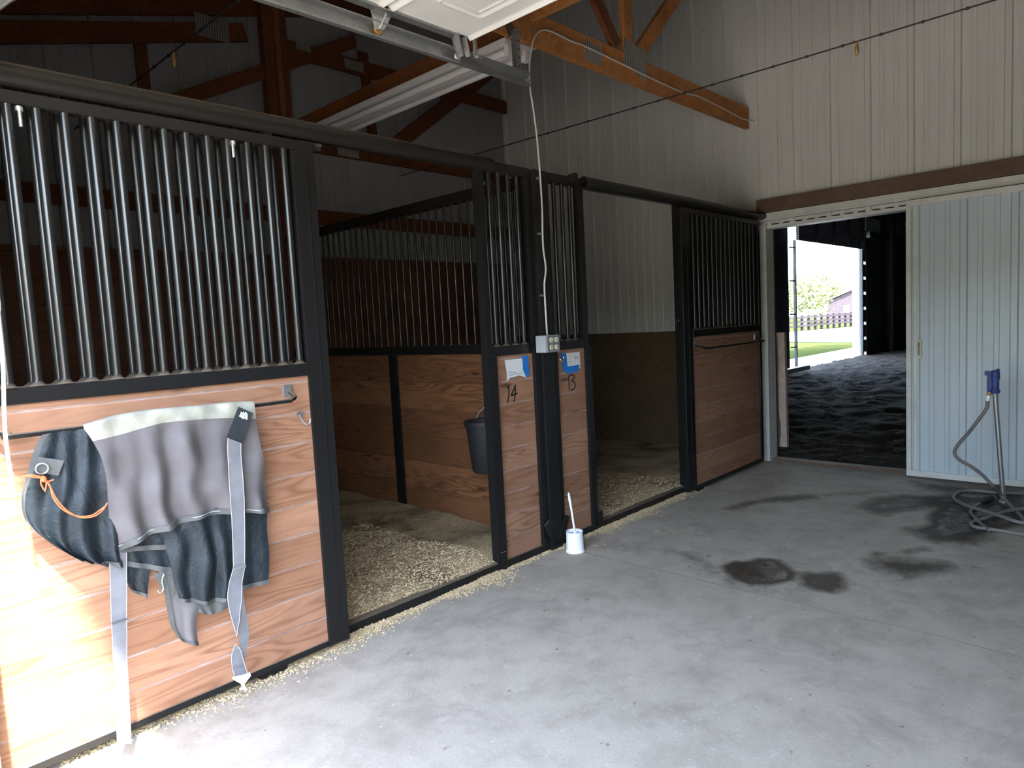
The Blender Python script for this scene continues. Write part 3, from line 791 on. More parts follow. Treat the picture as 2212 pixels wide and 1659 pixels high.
for a, b, c, d, e_ in ((3.50, 3.60, 3.125, 3.215, .022), (3.78, 4.02, 3.118, 3.188, .022), (2.50, 2.78, 3.88, 4.06, .061), (4.02, 4.25, 4.12, 4.30, .101), (3.38, 3.52, 3.97, 4.05, .101), (3.90, 4.12, 3.94, 4.03, .061)):
    p_, q2 = k2(a, c), k2(b, d); MB().box(p_[0], q2[0], y2 - e_ - .002, y2 - e_, p_[2], q2[2]).build('toothed_plate', 'plate', T2)
# purlins along y under the roof sheet
for i, x in enumerate((.9, 1.8, 2.5, 3.5, 4.5, 5.5)):
    z = roofz(x) - .055
    o = stick(None, (x, YS + .02, z), (x, YB - .02, z), .04, .09, 'lumber_dark', 'roof_purlin')
    ordn = ('lowest', 'second', 'third', 'fourth', 'fifth', 'highest')[i]
    tag(o, 'brown purlin under the roof sheet, %s up the slope from the overhead door' % ordn, 'purlin', 'roof purlins')
# lengthwise beam over the centre post
t = thing('lengthwise_beam', 'orange brown beam above the fluorescent light running front to back', 'beam', (3.26, 2.8, 3.2))
stick(t, (3.27, y1 + .02, 3.215), (3.27, 5.75, 3.215), .038, .185, 'lumber_mid', 'rear_length')
stick(t, (3.28, y1 - .02, 3.315), (3.28, YS + .03, 3.315), .038, .15, 'lumber', 'front_length')

# ------------------------------------------------------------------ fluorescent fixture
t = thing('fluorescent_light', 'long white unlit fluorescent strip light under the lengthwise beam', 'light', (3.2, 2.86, 3.1))
ya, yb = 2.86, 5.28
MB().cbox(3.100, 3.330, ya, yb, 3.085, 3.1235, .004).build('reflector', 'fixture', t)
MB().prism([(3.180, ya, 3.086), (3.250, ya, 3.086), (3.242, ya, 3.044), (3.188, ya, 3.044)], (0, yb - ya, 0)).build('channel', 'fixture', t)
for x in (3.140, 3.290):
    MB().tube([(x, ya + .03, 3.056), (x, yb - .03, 3.056)], .023, 16).build('lamp_tube', 'tube', t, smooth=True)
    MB().cbox(x - .020, x + .020, ya - .004, ya + .03, 3.022, 3.086, .004).build('lamp_holder', 'fixture', t)
    MB().cbox(x - .020, x + .020, yb - .03, yb + .004, 3.022, 3.086, .004).build('lamp_holder', 'fixture', t)
MB().tube(catmull([(3.33, ya + .02, 3.10), (3.36, ya - .02, 3.12), (3.37, ya - .03, 3.16)], 4), .004, 8).build('wire_lead', 'cord', t)

# ------------------------------------------------------------------ overhead door and its track
t = thing('overhead_door_track', 'grey steel channel track of the raised overhead door', 'track', (.4, 2.55, 0))
# path in x,z ; C section opening to -y
def cpath():
    P = [Vector((.286, 0, .0)), Vector((.286, 0, 1.0)), Vector((.286, 0, 1.80))]
    cx, cz, r = 1.156, 1.878, .87
    for k in range(1, 25):
        a = PI - (PI / 2) * k / 24; P.append(Vector((cx + r * math.cos(a), 0, cz + r * math.sin(a))))
    P.append(Vector((1.8, 0, 2.750))); P.append(Vector((2.945, 0, 2.753))); return P
sec = [(2.535, -.026), (2.535, -.034), (2.562, -.034), (2.566, -.028), (2.566, .028), (2.562, .034), (2.528, .034), (2.528, .028), (2.560, .026), (2.562, .020), (2.562, -.022), (2.558, -.028), (2.541, -.028), (2.541, -.026)]
P = cpath(); vs = []; m = len(sec)
for i, p in enumerate(P):
    d = (P[min(i + 1, len(P) - 1)] - P[max(i - 1, 0)]).normalized(); nn = Vector((-d.z, 0, d.x))
    for yy, o_ in sec: vs.append((p.x + nn.x * o_, yy, p.z + nn.z * o_))
fs = [(i * m + k, i * m + (k + 1) % m, (i + 1) * m + (k + 1) % m, (i + 1) * m + k) for i in range(len(P) - 1) for k in range(m)] + [tuple(range(m))[::-1], tuple((len(P) - 1) * m + k for k in range(m))]
MB().add(vs, fs).build('channel', 'galv_dark', t)
def angle(mb, a, b, w=.032):
    a = Vector(a); b = Vector(b)
    mb.beam(a, b, w, .003, (0, 1, 0)); 
    d = (b - a).normalized(); s_ = d.cross(Vector((0, 1, 0))).normalized()
    mb.beam(a + s_ * w / 2 + Vector((0, .016, 0)), b + s_ * w / 2 + Vector((0, .016, 0)), .003, w, (0, 1, 0)); return mb
mb = angle(MB(), (2.895, 2.575, 2.735), (2.895, 2.575, 3.02)); an = mb.build('hanger_angle', 'galv', t)
for z in [2.78 + .045 * i for i in range(6)]: MB().lathe([(.005, 2.571), (.005, 2.574)], (2.895, 0, z), 8, 'y').build('bolt_hole', 'paint', an)
mb = angle(MB(), (2.89, 2.585, 2.98), (3.02, 2.76, 3.22)); mb.build('hanger_angle', 'galv', t)
MB().cbox(2.92, 2.947, 2.545, 2.562, 2.735, 2.760, .003).build('end_bolt', 'ring', t)

t = thing('overhead_door', 'white panelled overhead door raised flat under the roof', 'overhead door', (2.46, 2.5, 2.82))
zd = 2.83; yA, yB = 2.53, -.62
secs = [(2.465, 1.945), (1.935, 1.415), (1.405, .885), (.875, .41)]
def door_section(x1_, x0_):
    mb = MB(); 
    xs_ = [x0_, x0_ + .012, x0_ + .030, x0_ + .05]; 
    # profile of height across x with rolled edges; embossed rectangles along y
    nxp = 64; nyp = 260; rows = []
    for j in range(nyp + 1):
        y = yA - .045 - (yA - .045 - yB) * j / nyp; r_ = []
        for i in range(nxp + 1):
            x = x0_ + (x1_ - x0_) * i / nxp
            e = min(x - x0_, x1_ - x); z = zd
            if e < .045: z -= .016 * (math.sin(PI * e / .045) ** 2)
            if e < .006: z += .012
            # embossed frame
            pit = 1.0; c = 2.30 - ((2.30 - y) // pit) * pit if y < 2.30 else None
            if c is not None:
                ly = 2.30 - y - ((2.30 - y) // pit) * pit
                dx = min(x - (x0_ + .13), (x1_ - .14) - x); dy = min(ly, (pit - .14) - ly)
                d = min(dx, dy)
                if -.010 < d < .012: z -= .009 * math.cos(PI * (d - .001) / .022)
                if .03 < d < .046: z -= .005 * math.sin(PI * (d - .03) / .016)
            r_.append((x, y, z))
        rows.append(r_)
    mb.sheet(rows, .018, (0, 0, 1)); return mb
for x1_, x0_ in secs:
    s_ = door_section(x1_, x0_).build('door_section', 'white_door', t, smooth=True)
    mb = MB(); mb.cbox(x0_ + .008, x1_ - .09 if x1_ > 2.4 else x1_ - .01, yA - .046, yA - .002, zd - .012, zd + .020, .003)
    st = mb.build('end_stile', 'galv_dark', t)
    mb = MB()
    for k in range(7): mb.lathe([(.0045, zd - .0135), (.0045, zd - .0115)], (x0_ + .06 + .06 * k, yA - .025, 0), 8)
    mb.build('rivet', 'ring', st)
for x in (1.94, 1.41, .88):
    mb = MB(); mb.prism([(x - .055, yA - .006, zd - .012), (x + .055, yA - .006, zd - .012), (x + .02, yA + .004, zd - .075), (x - .03, yA + .004, zd - .085)], (0, .004, 0))
    mb.cbox(x - .05, x + .05, yA - .06, yA - .004, zd - .018, zd - .013, .002)
    mb.tube([(x - .005, yA - .05, zd - .028), (x - .005, yA + .0, zd - .072), (x - .005, 2.556, zd - .080)], .005, 8)
    hg = mb.build('hinge', 'ring', t)
    MB().lathe([(.018, 2.540), (.022, 2.545), (.022, 2.553), (.018, 2.558)], (x - .005, 0, zd - .080), 16, 'y').build('roller', 'rust', hg, smooth=True)
# top bracket at the leading edge
mb = MB(); mb.beam((2.372, yA - .02, zd - .006), (2.415, yA - .005, zd - .085), .055, .006, (0, 1, 0))
mb.beam((2.345, yA - .045, zd - .006), (2.385, yA - .035, zd - .085), .006, .03, (0, 1, 0))
mb.beam((2.400, yA - .045, zd - .006), (2.440, yA - .030, zd - .085), .006, .03, (0, 1, 0))
mb.tube([(2.41, yA - .01, zd - .080), (2.41, 2.556, zd - .080)], .005, 8)
bk = mb.build('top_bracket', 'galv', t)
MB().lathe([(.018, 2.540), (.022, 2.545), (.022, 2.553), (.018, 2.558)], (2.41, 0, zd - .080), 16, 'y').build('roller', 'ring', bk, smooth=True)
mb = MB(); mb.cbox(2.445, 2.465, yA - .07, yA - .058, zd - .10, zd - .004, .002); mb.tube([(2.455, yA - .075, zd - .095), (2.485, yA - .075, zd - .095)], .008, 8); mb.build('end_bracket', 'ring', t)

# pull rope
mb = MB(); P = [(.455, 2.44, 2.7), (.440, 2.44, 1.9), (.425, 2.44, 1.445), (.417, 2.44, 1.25), (.414, 2.44, 1.17), (.424, 2.44, 1.06), (.43, 2.44, .93), (.42, 2.44, .80)]
P = [aty(a, b, 2.44) for a, b in ((-12, 560), (-4, 680), (3, 745), (7, 800), (9, 880), (12, 940), (17, 985), (24, 1030), (28, 1075))]
tag(MB().tube(catmull([(.45, 2.44, 2.816)] + P, 6), .0055, 8).build('pull_rope', 'rope', smooth=True), 'white pull rope hanging in front of the near stall door at the left edge', 'rope')

# ------------------------------------------------------------------ misting lines
def misting(x, z0, z1, label, hooks, start=YB - .08, end=YS + .1):
    t = thing('misting_line', label, 'tube', (x, start, z0), 'black misting lines under the roof')
    f = lambda y: z0 + (z1 - z0) * (start - y) / (start - end) - .03 * math.sin(PI * (start - y) / (start - end))
    n = 40
    MB().tube([(x, start - (start - end) * i / n, f(start - (start - end) * i / n)) for i in range(n + 1)], .0048, 8).build('tube', 'wire', t, smooth=True)
    k = 0; y = start - .1
    while y > max(end, -.2):
        MB().lathe([(.006, -.011), (.0085, -.004), (.0085, .004), (.006, .011)], (x, y, f(y)), 8, 'y').build('coupling', 'wire', t); y -= .215
    for y in hooks:
        mb = MB().lathe([(.004, -.075), (.010, -.065), (.013, -.04), (.009, -.018), (.006, 0)], (x, y, f(y) - .004), 12)
        mb.tube([(x, y - .02, f(y) + .008), (x, y, f(y) - .006), (x, y + .02, f(y) + .008)], .004, 8)
        lab(mb.build('nozzle', 'rust', t, smooth=True), 'hanging brass nozzle')
    return t
misting(4.60, 3.04, 3.04, 'black misting line crossing in front of the white end wall', (1.36,))
misting(1.605, 3.02, 3.02, 'black misting line at upper left under the dark roof', (3.95,))

# ------------------------------------------------------------------ bedding
def bedz(x, y):
    e = min((y - YF) * 1.2, .25) / .25
    n_ = noise.noise(Vector((x * 1.6, y * 1.6, 0))) * .030 + noise.noise(Vector((x * 5, y * 5, 3))) * .014 + noise.noise(Vector((x * 17, y * 17, 9))) * .006
    return .038 + max(0, e) * (.035 + n_)
mb = MB()
def grid(mb, x0, x1, y0, y1, st, fz):
    nx = int((x1 - x0) / st) + 1; ny = int((y1 - y0) / st) + 1
    vs = []; 
    for j in range(ny + 1):
        for i in range(nx + 1):
            x = x0 + (x1 - x0) * i / nx; y = y0 + (y1 - y0) * j / ny; vs.append((x, y, fz(x, y)))
    fs = [(j * (nx + 1) + i, j * (nx + 1) + i + 1, (j + 1) * (nx + 1) + i + 1, (j + 1) * (nx + 1) + i) for j in range(ny) for i in range(nx)]
    return mb.add(vs, fs)
o = grid(MB(), XL + .02, 3.17, YF + .012, YB - .06, .04, bedz).build('stall_bedding', 'bed', smooth=True)
tag(o, 'tan pellet bedding covering the floor of stall 14', 'bedding', 'bedding in the stalls', 'stuff')
o = grid(MB(), 3.23, XR - .045, YF + .012, YB - .06, .04, bedz).build('stall_bedding', 'bed', smooth=True)
tag(o, 'tan pellet bedding covering the floor of stall 13', 'bedding', 'bedding in the stalls', 'stuff')
rnd = random.Random(3)
def flakes(mb, n, fx, fy, fz, s0=.003, s1=.008):
    for i in range(n):
        x, y = fx(), fy(); 
        x, y, z = x, y, fz(x, y)
        L = rnd.uniform(s0, s1); W = L * rnd.uniform(.35, .7); a = rnd.uniform(0, PI); ti = rnd.uniform(-.6, .6)
        c, s_ = math.cos(a), math.sin(a)
        u = Vector((c * L, s_ * L, math.sin(ti) * L)); v = Vector((-s_ * W, c * W, rnd.uniform(-.4, .4) * W)); p = Vector((x, y, z + .0025)); h = Vector((0, 0, L * .35))
        mb.add([p - u - v, p + u - v, p + u + v, p - u + v, p + h], [(0, 1, 4), (1, 2, 4), (2, 3, 4), (3, 0, 4), (3, 2, 1, 0)])
    return mb
mb = flakes(MB(), 9000, lambda: 1.6 + 1.1 * rnd.random(), lambda: YF + .02 + 1.3 * rnd.random() ** 1.4, bedz)
flakes(mb, 4500, lambda: 3.64 + 1.3 * rnd.random(), lambda: YF + .02 + 1.0 * rnd.random() ** 1.4, bedz)
tag(mb.build('loose_pellets', 'flake'), 'loose pale pellets on top of the stall bedding', 'pellets', None, 'stuff')
# spill along the sill
def spd(x):
    v = .45 + .55 * noise.noise(Vector((x * 2.1, 4, 0))) + .25 * noise.noise(Vector((x * 8, 1, 0)))
    if 2.72 < x < 3.6: v *= .35
    return max(.08, v)
mb = MB(); cnt = 0
while cnt < 15000:
    x = rnd.uniform(.5, 5.1); w = .035 + .16 * spd(x) * (1.3 if x < 1.7 else .8)
    d = abs(rnd.gauss(0, .45)) * w
    if rnd.random() > spd(x) * 1.2 + .1: continue
    y = 2.742 - d; z = max(0, .016 * spd(x) * (1 - d / w)) * rnd.random()
    flakes(mb, 1, lambda: x, lambda: y, lambda a, b: z, .0022, .0065); cnt += 1
tag(mb.build('spilled_bedding', 'flake'), 'pale bedding spilled on the concrete along the black sill', 'bedding', None, 'stuff')
# stray straws
for i in range(14):
    x = rnd.uniform(1.0, 5.0); y = rnd.uniform(2.2, 2.6) if i < 8 else rnd.uniform(.9, 2.2); a = rnd.uniform(0, PI); L = rnd.uniform(.02, .05)
    if i < 10: pass
mb = MB()
for i in range(30):
    x = rnd.uniform(.9, 4.6); y = 2.72 - abs(rnd.gauss(0, .35)); a = rnd.uniform(0, PI); L = rnd.uniform(.015, .045)
    mb.tube([(x, y, .003), (x + L * .5 * math.cos(a), y + L * .5 * math.sin(a), .006), (x + L * math.cos(a + .2), y + L * math.sin(a + .2), .003)], .0011, 5)
tag(mb.build('scattered_straw', 'flake'), 'thin straws scattered over the concrete floor', 'straw', None, 'stuff')

# ------------------------------------------------------------------ bucket
c = Vector((3.055, 3.165, 0))
t = thing('rubber_bucket', 'black rubber bucket hanging inside stall 14 by the door jamb', 'bucket', (c.x, c.y, .44))
mb = MB(); mb.lathe([(.090, .475), (.100, .488), (.126, .775), (.138, .780), (.141, .795), (.138, .812), (.130, .814), (.118, .806), (.095, .50), (.0, .495)], c, 32)
mb.build('body', 'rubber', t, smooth=True)
mb = MB(); P = [(c.x - .03, c.y - .128, .79), (c.x - .02, c.y - .12, .85), (c.x + .04, c.y - .07, .915), (c.x + .095, c.y, .945), (c.x + .11, c.y + .05, .92), (c.x + .06, c.y + .11, .85), (c.x + .03, c.y + .128, .79)]
mb.tube(catmull(P, 6), .0035, 8); lab(mb.build('bail', 'galv', t, smooth=True), 'thin wire bail')
MB().cbox(c.x - .045, c.x - .015, c.y - .146, c.y - .122, .762, .802, .003).build('ear', 'rubber', t)
mb = MB().tube(catmull([(3.182, c.y, 1.02), (3.16, c.y, 1.01), (3.148, c.y, .965), (3.155, c.y, .945), (3.165, c.y, .96)], 5), .004, 8)
tag(mb.build('bucket_hook', 'galv', smooth=True), 'small wire hook on the partition holding the black bucket', 'hook')

# white pot with brush
t = thing('brush_pot', 'white plastic pot with a long white handle on the floor below the 13 panel', 'pot', (3.224, 2.611, 0))
mb = MB(); mb.lathe([(.0, .002), (.058, .0), (.059, .006), (.054, .012), (.052, .120), (.0535, .128), (.050, .129), (.048, .118), (.047, .1), (.0, .1)], (3.224, 2.60, 0), 28); mb.build('pot', 'white_pl', t, smooth=True)
mb = MB(); mb.lathe([(.0, .108), (.044, .108), (.044, .112), (.0, .113)], (3.224, 2.60, 0), 24); mb.build('lid', 'gel', t)
a = Vector((3.222, 2.592, .10)); b = aty(1228, 1064, 2.62)
mb = MB(); P = [a, a.lerp(b, .3), a.lerp(b, .6) + Vector((.002, 0, 0)), a.lerp(b, .8), a.lerp(b, .95), b]
mb.tube(P, .006, 10, rs=[.008, .0068, .0068, .0082, .008, .003]); mb.lathe([(.013, .108), (.013, .118), (.008, .128)], (3.222, 2.592, 0), 12); mb.build('handle', 'white_pl', t, smooth=True)

# ------------------------------------------------------------------ hydrant and hose
t = thing('yard_hydrant', 'galvanised yard hydrant with blue head in front of the white sliding door', 'hydrant', (5.735, .763, 0))
HX = 5.735
p0 = Vector((HX, .763, 0)); p1 = atx(2149, 850, HX)
MB().tube([p0, p1 + Vector((0, 0, .02))], .0155, 14).build('pipe', 'galv', t, smooth=True)
MB().lathe([(.028, 0), (.028, .012), (.018, .016)], p0, 14).build('collar', 'galv', t)
hc = p1
mb = MB()
mb.lathe([(.022, 0), (.030, .008), (.030, .022), (.024, .03), (.023, .09), (.028, .11), (.026, .15), (.020, .162)], (hc.x, hc.y - .002, hc.z), 16)
mb.cbox(hc.x - .012, hc.x + .012, hc.y + .012, hc.y + .046, hc.z + .012, hc.z + .15, .005)
mb.cbox(hc.x - .014, hc.x + .014, hc.y + .022, hc.y + .058, hc.z + .126, hc.z + .158, .005)
mb.tube([(hc.x, hc.y - .02, hc.z + .155), (hc.x, hc.y - .012, hc.z + .172)], .011, 10)
mb.build('head', 'blue', t, smooth=True)
mb = MB().tube([(hc.x - .0, hc.y + .056, hc.z + .146), (hc.x, hc.y + .068, hc.z + .142)], .004, 8); mb.build('lever_pin', 'ring', t)
sp = Vector((hc.x - .01, hc.y + .030, hc.z + .012))
MB().tube([sp, sp + Vector((-.005, .003, -.028))], .014, 12).build('spout', 'rust', t, smooth=True)
MB().tube([sp + Vector((-.005, .003, -.026)), sp + Vector((-.01, .010, -.065))], .013, 12, rs=[.016, .012]).build('hose_coupling', 'buckle', t, smooth=True)
HP = [sp + Vector((-.01, .010, -.060)), atx(2131, 882, 5.71), atx(2115, 905, 5.69), atx(2092, 935, 5.66), atx(2070, 960, 5.62), atx(2062, 978, 5.60), atx(2072, 993, 5.58), atx(2098, 1008, 5.55), atx(2122, 1026, 5.52), atx(2142, 1047, 5.50)]
HP += [atz(2163, 1070, .06), atz(2182, 1092, .02), atz(2200, 1109, .014), atz(2225, 1135, .014), atz(2280, 1150, .014), atz(2320, 1120, .014), atz(2280, 1095, .014),
       atz(2212, 1099, .03), atz(2180, 1103, .03), atz(2150, 1112, .02), atz(2120, 1122, .014), atz(2102, 1127, .014), atz(2098, 1133, .014), atz(2110, 1139, .014), atz(2145, 1144, .014), atz(2212, 1155, .014),
       atz(2290, 1172, .014), atz(2360, 1165, .014), atz(2330, 1140, .014), atz(2212, 1130, .03), atz(2165, 1116, .04), atz(2120, 1102, .03), atz(2085, 1091, .02), atz(2064, 1080, .014), atz(2061, 1072, .014)]
HP += [atz(2075, 1062, .014), atz(2110, 1060, .014), atz(2150, 1064, .014), atz(2212, 1066, .014)]
t2 = thing('garden_hose', 'grey hose curving down from the blue hydrant head and coiled on the wet floor', 'hose', (5.3, .8, 0))
MB().tube(catmull(HP, 8), .0115, 10).build('hose_line', 'hose', t2, smooth=True)
EP = [atz(2136, 1145, .014), atz(2118, 1130, .014), atz(2099, 1110, .016), atz(2097, 1104, .018), atz(2108, 1094, .016), atz(2116, 1088, .018)]
MB().tube(catmull(EP, 6), .010, 10).build('hose_tail', 'hose', t2, smooth=True)
a, b = atz(2118, 1087, .022), atz(2143, 1076, .026)
MB().tube([a, a.lerp(b, .3), a.lerp(b, .5), b], .02, 12, rs=[.012, .015, .02, .021]).build('nozzle', 'rubber', t2, smooth=True)
MB().tube([b, b + (b - a).normalized() * .012], .019, 12).build('nozzle_tip', 'ring', t2)

# ------------------------------------------------------------------ horse blanket on the near door rod
RY = 2.565
def cloth(curves, nu=48, nv=40, amp=.012, freq=5., seed=0, y0=2.555, th=.0035, ylow=None, drape=0, bulge=0.):
    """curves: list of pixel polylines from top to bottom, same direction; interpolated to a sheet hanging at depth y0"""
    C3 = []
    for k, c_ in enumerate(curves):
        pts = [aty(a, b, y0) for a, b in c_]
        C3.append(resample(catmull(pts, 10), nu + 1))
    rows = []; m = len(C3) - 1
    for i in range(nv + 1):
        s_ = m * i / nv; k = min(int(s_), m - 1); f = s_ - k; r_ = []
        v = i / nv
        for j in range(nu + 1):
            p0_, p1_, p2_, p3_ = C3[max(k - 1, 0)][j], C3[k][j], C3[k + 1][j], C3[min(k + 2, m)][j]
            p = .5 * ((2 * p1_) + (p2_ - p0_) * f + (2 * p0_ - 5 * p1_ + 4 * p2_ - p3_) * f * f + (3 * p1_ - p0_ - 3 * p2_ + p3_) * f ** 3)
            u = j / nu
            q_ = u * freq + .35 * noise.noise(Vector((u * 3, v * 1.5, seed)))
            fold = math.sin(2 * PI * q_) * .6 + noise.noise(Vector((u * freq * 1.3, v * 1.2, seed + 5))) * .9
            dy = -amp * (.25 + .9 * v) * fold - amp * .8 - bulge * math.sin(PI * min(1, v * 1.1)) * math.sin(PI * u)
            dy += .010 * noise.noise(Vector((p.x * 14, p.z * 9, seed + 9)))*(amp/.012)
            r_.append(Vector((p.x, p.y + dy, p.z)))
        rows.append(r_)
    if drape:   # carry the top over the rod and down behind it
        top = rows[0]; ext = []
        for a in range(1, 8):
            ang = PI * a / 7
            ext.append([Vector((p.x, p.y + drape * (1 - math.cos(ang)), p.z + drape * .9 * math.sin(ang))) for p in top])
        for a in (.04, .10, .18): ext.append([Vector((p.x, p.y + 2 * drape, p.z - a)) for p in top])
        rows = ext[::-1] + rows
    return rows
def along(rows, side, w, th, off, name, mat, parent):
    """binding tape following one edge of a cloth grid"""
    if side == 'bottom': E = rows[-1]; I = rows[-2]
    if side == 'left': E = [r[0] for r in rows]; I = [r[2] for r in rows]
    if side == 'right': E = [r[-1] for r in rows]; I = [r[-3] for r in rows]
    R_ = []
    for e, i_ in zip(E, I):
        d = (i_ - e); d.y = 0; d.normalize(); R_.append([e + Vector((0, off, 0)) - d * .002, e + d * w * .5 + Vector((0, off, 0)), e + d * w + Vector((0, off, 0))])
    return MB().sheet(R_, th).build(name, mat, parent, smooth=True)
B = thing('horse_blanket', 'grey and navy horse blanket with cream top folded over the near door rod', 'blanket', (1.0, RY, 1.16))
# back layers first ---------------------------------------------------------
# left navy lobe
r1 = cloth([[(90, 938), (130, 930), (175, 926), (235, 918)], [(76, 965), (120, 975), (180, 985), (245, 985)], [(60, 1010), (110, 1025), (180, 1040), (250, 1040)],
            [(47, 1070), (100, 1095), (170, 1105), (250, 1100)], [(57, 1125), (105, 1150), (170, 1165), (255, 1160)], [(105, 1170), (140, 1187), (185, 1202), (260, 1190)], [(160, 1203), (185, 1212), (215, 1217), (265, 1222)]],
           40, 44, .022, 3.6, 1, RY + .004, bulge=.02)
MB().sheet(r1, .004).build('left_flap', 'navy', B, smooth=True)
along(r1, 'left', .022, .006, -.005, 'binding', 'bind', B)
along(r1, 'bottom', .020, .006, -.005, 'binding', 'bind', B)
# navy behind, hem going right
r2 = cloth([[(225, 1080), (300, 1100), (370, 1110)], [(225, 1130), (300, 1150), (372, 1160)], [(228, 1180), (300, 1200), (375, 1205)], [(230, 1216), (300, 1225), (378, 1237)]], 24, 18, .006, 3, 2, RY + .016)
MB().sheet(r2, .004).build('inner_flap', 'navy', B, smooth=True); along(r2, 'bottom', .018, .006, -.004, 'binding', 'bind', B)
r2b = cloth([[(245, 1140), (300, 1140), (372, 1140)], [(250, 1170), (300, 1168), (372, 1165)], [(255, 1193), (300, 1188), (372, 1184)]], 20, 8, .004, 3, 12, RY + .006)
MB().sheet(r2b, .004).build('inner_flap', 'navy', B, smooth=True); along(r2b, 'bottom', .016, .006, -.004, 'binding', 'bind', B)
r3 = cloth([[(268, 1200), (300, 1205), (330, 1210)], [(270, 1235), (300, 1240), (322, 1242)], [(276, 1262), (300, 1270), (319, 1268)], [(286, 1278), (302, 1284), (318, 1291)]], 14, 12, .005, 1.5, 3, RY + .020)
MB().sheet(r3, .004).build('corner_flap', 'navy', B, smooth=True); along(r3, 'bottom', .014, .006, -.004, 'binding', 'bind', B)
# grey tail hanging low
r4 = cloth([[(340, 1230), (400, 1240), (470, 1250)], [(352, 1270), (400, 1290), (445, 1300)], [(362, 1320), (395, 1330), (428, 1325)], [(368, 1350), (395, 1362), (424, 1352)], [(385, 1378), (402, 1388), (428, 1392)]], 20, 24, .008, 1.6, 4, RY + .018)
MB().sheet(r4, .004).build('tail_flap', 'grey', B, smooth=True)
along(r4, 'left', .020, .006, -.004, 'binding', 'bind', B); along(r4, 'bottom', .012, .006, -.004, 'binding', 'bind', B)
r4b = cloth([[(330, 1235), (350, 1240), (372, 1245)], [(345, 1265), (362, 1272), (378, 1275)], [(352, 1278), (362, 1284), (372, 1290)]], 8, 8, .002, 1, 14, RY + .010)
MB().sheet(r4b, .004).build('leg_strap_tab', 'bind', B, smooth=True)
mb = MB(); P = [aty(a, b, RY - .004) for a, b in ((354, 1240), (350, 1255), (353, 1272), (346, 1280), (341, 1274))]
mb.tube(catmull(P, 5), .003, 8); lab(mb.build('snap_hook', 'ring', B, smooth=True), 'bright wire snap hook')
# right navy layer
r5 = cloth([[(505, 1085), (545, 1085), (578, 1085)], [(510, 1140), (545, 1140), (576, 1140)], [(515, 1200), (545, 1200), (580, 1200)], [(520, 1272), (550, 1266), (578, 1258)]], 16, 26, .006, 1.5, 5, RY + .012)
MB().sheet(r5, .004).build('right_flap', 'navy', B, smooth=True); along(r5, 'bottom', .015, .006, -.004, 'binding', 'bind', B)
# centre navy flap, bulging
r6 = cloth([[(330, 1100), (400, 1090), (500, 1070)], [(340, 1135), (410, 1130), (505, 1120)], [(358, 1195), (425, 1190), (508, 1180)], [(372, 1250), (435, 1248), (506, 1240)], [(386, 1296), (440, 1300), (500, 1292)]], 34, 30, .022, 2.6, 6, RY + .008, bulge=.012)
MB().sheet(r6, .004).build('centre_flap', 'navy', B, smooth=True); along(r6, 'bottom', .012, .006, -.004, 'binding', 'bind', B)
r6b = cloth([[(400, 1290), (450, 1292), (505, 1285)], [(425, 1310), (460, 1318), (500, 1305)], [(428, 1322), (455, 1326), (488, 1315)]], 16, 8, .008, 3, 16, RY + .008)
MB().sheet(r6b, .004).build('lower_ruffle', 'bind', B, smooth=True)
# main grey sheet
r7 = cloth([[(178, 926), (250, 905), (330, 892), (420, 884), (500, 876), (546, 874)],
            [(196, 952), (262, 936), (340, 914), (425, 905), (500, 902), (549, 905)],
            [(212, 985), (270, 968), (345, 950), (430, 942), (505, 940), (554, 942)],
            [(222, 1030), (280, 1015), (355, 1000), (435, 995), (512, 992), (562, 990)],
            [(232, 1090), (290, 1085), (365, 1070), (445, 1058), (520, 1050), (570, 1045)],
            [(238, 1140), (300, 1125), (375, 1105), (450, 1090), (525, 1084), (576, 1078)],
            [(256, 1192), (300, 1163), (370, 1136), (450, 1112), (525, 1106), (580, 1105)]], 84, 60, .024, 4.6, 7, RY - .012, drape=.016, bulge=.012)
nd = 10
def band(rows, i0, i1): return rows[i0:i1 + 1]
cut = nd + 10
MB().sheet(band(r7, cut, len(r7) - 1), .0035).build('outer_sheet', 'grey', B, smooth=True)
lab(MB().sheet([[p + Vector((0, -.001, 0)) for p in r] for r in band(r7, 0, cut)], .005).build('top_band', 'cream', B, smooth=True), 'cream fleece band over the rod')
along(r7, 'bottom', .020, .005, -.004, 'binding', 'bind', B)
# stitch line above hem
hem = [r7[-3][j] + Vector((0, -.005, .004)) for j in range(len(r7[0]))]
MB().sheet([[p, p + Vector((0, 0, .0022))] for p in hem], .001).build('stitching', 'stitch', B)
# black patch, emblem and straps
pat = [aty(a, b, RY - .060) for a, b in ((516, 879), (547, 892), (525, 958), (491, 944))]
MB().prism(pat, (0, .006, 0)).build('patch', 'leather', B)
e1 = [(521, 889), (523, 893), (526, 889), (528, 893), (531, 890), (534, 893), (535, 898), (534, 907), (529, 904), (525, 905), (520, 901), (516, 899), (519, 896)]
em = MB().prism([aty(a, b, RY - .0615) for a, b in e1], (0, .001, 0)); pe = em.build('emblem', 'logo', B)
strokes_px = [[(522, 893), (525, 898)], [(527, 892), (527, 899), (530, 900)], [(531, 893), (532, 899)], [(523, 900), (528, 902), (532, 903)]]
mb = MB()
for L in strokes_px:
    for a, b in zip(L, L[1:]): mb.beam(aty(a[0], a[1], RY - .062), aty(b[0], b[1], RY - .062), .0012, .0012, (0, 1, 0))
mb.build('emblem_lines', 'leather', pe)
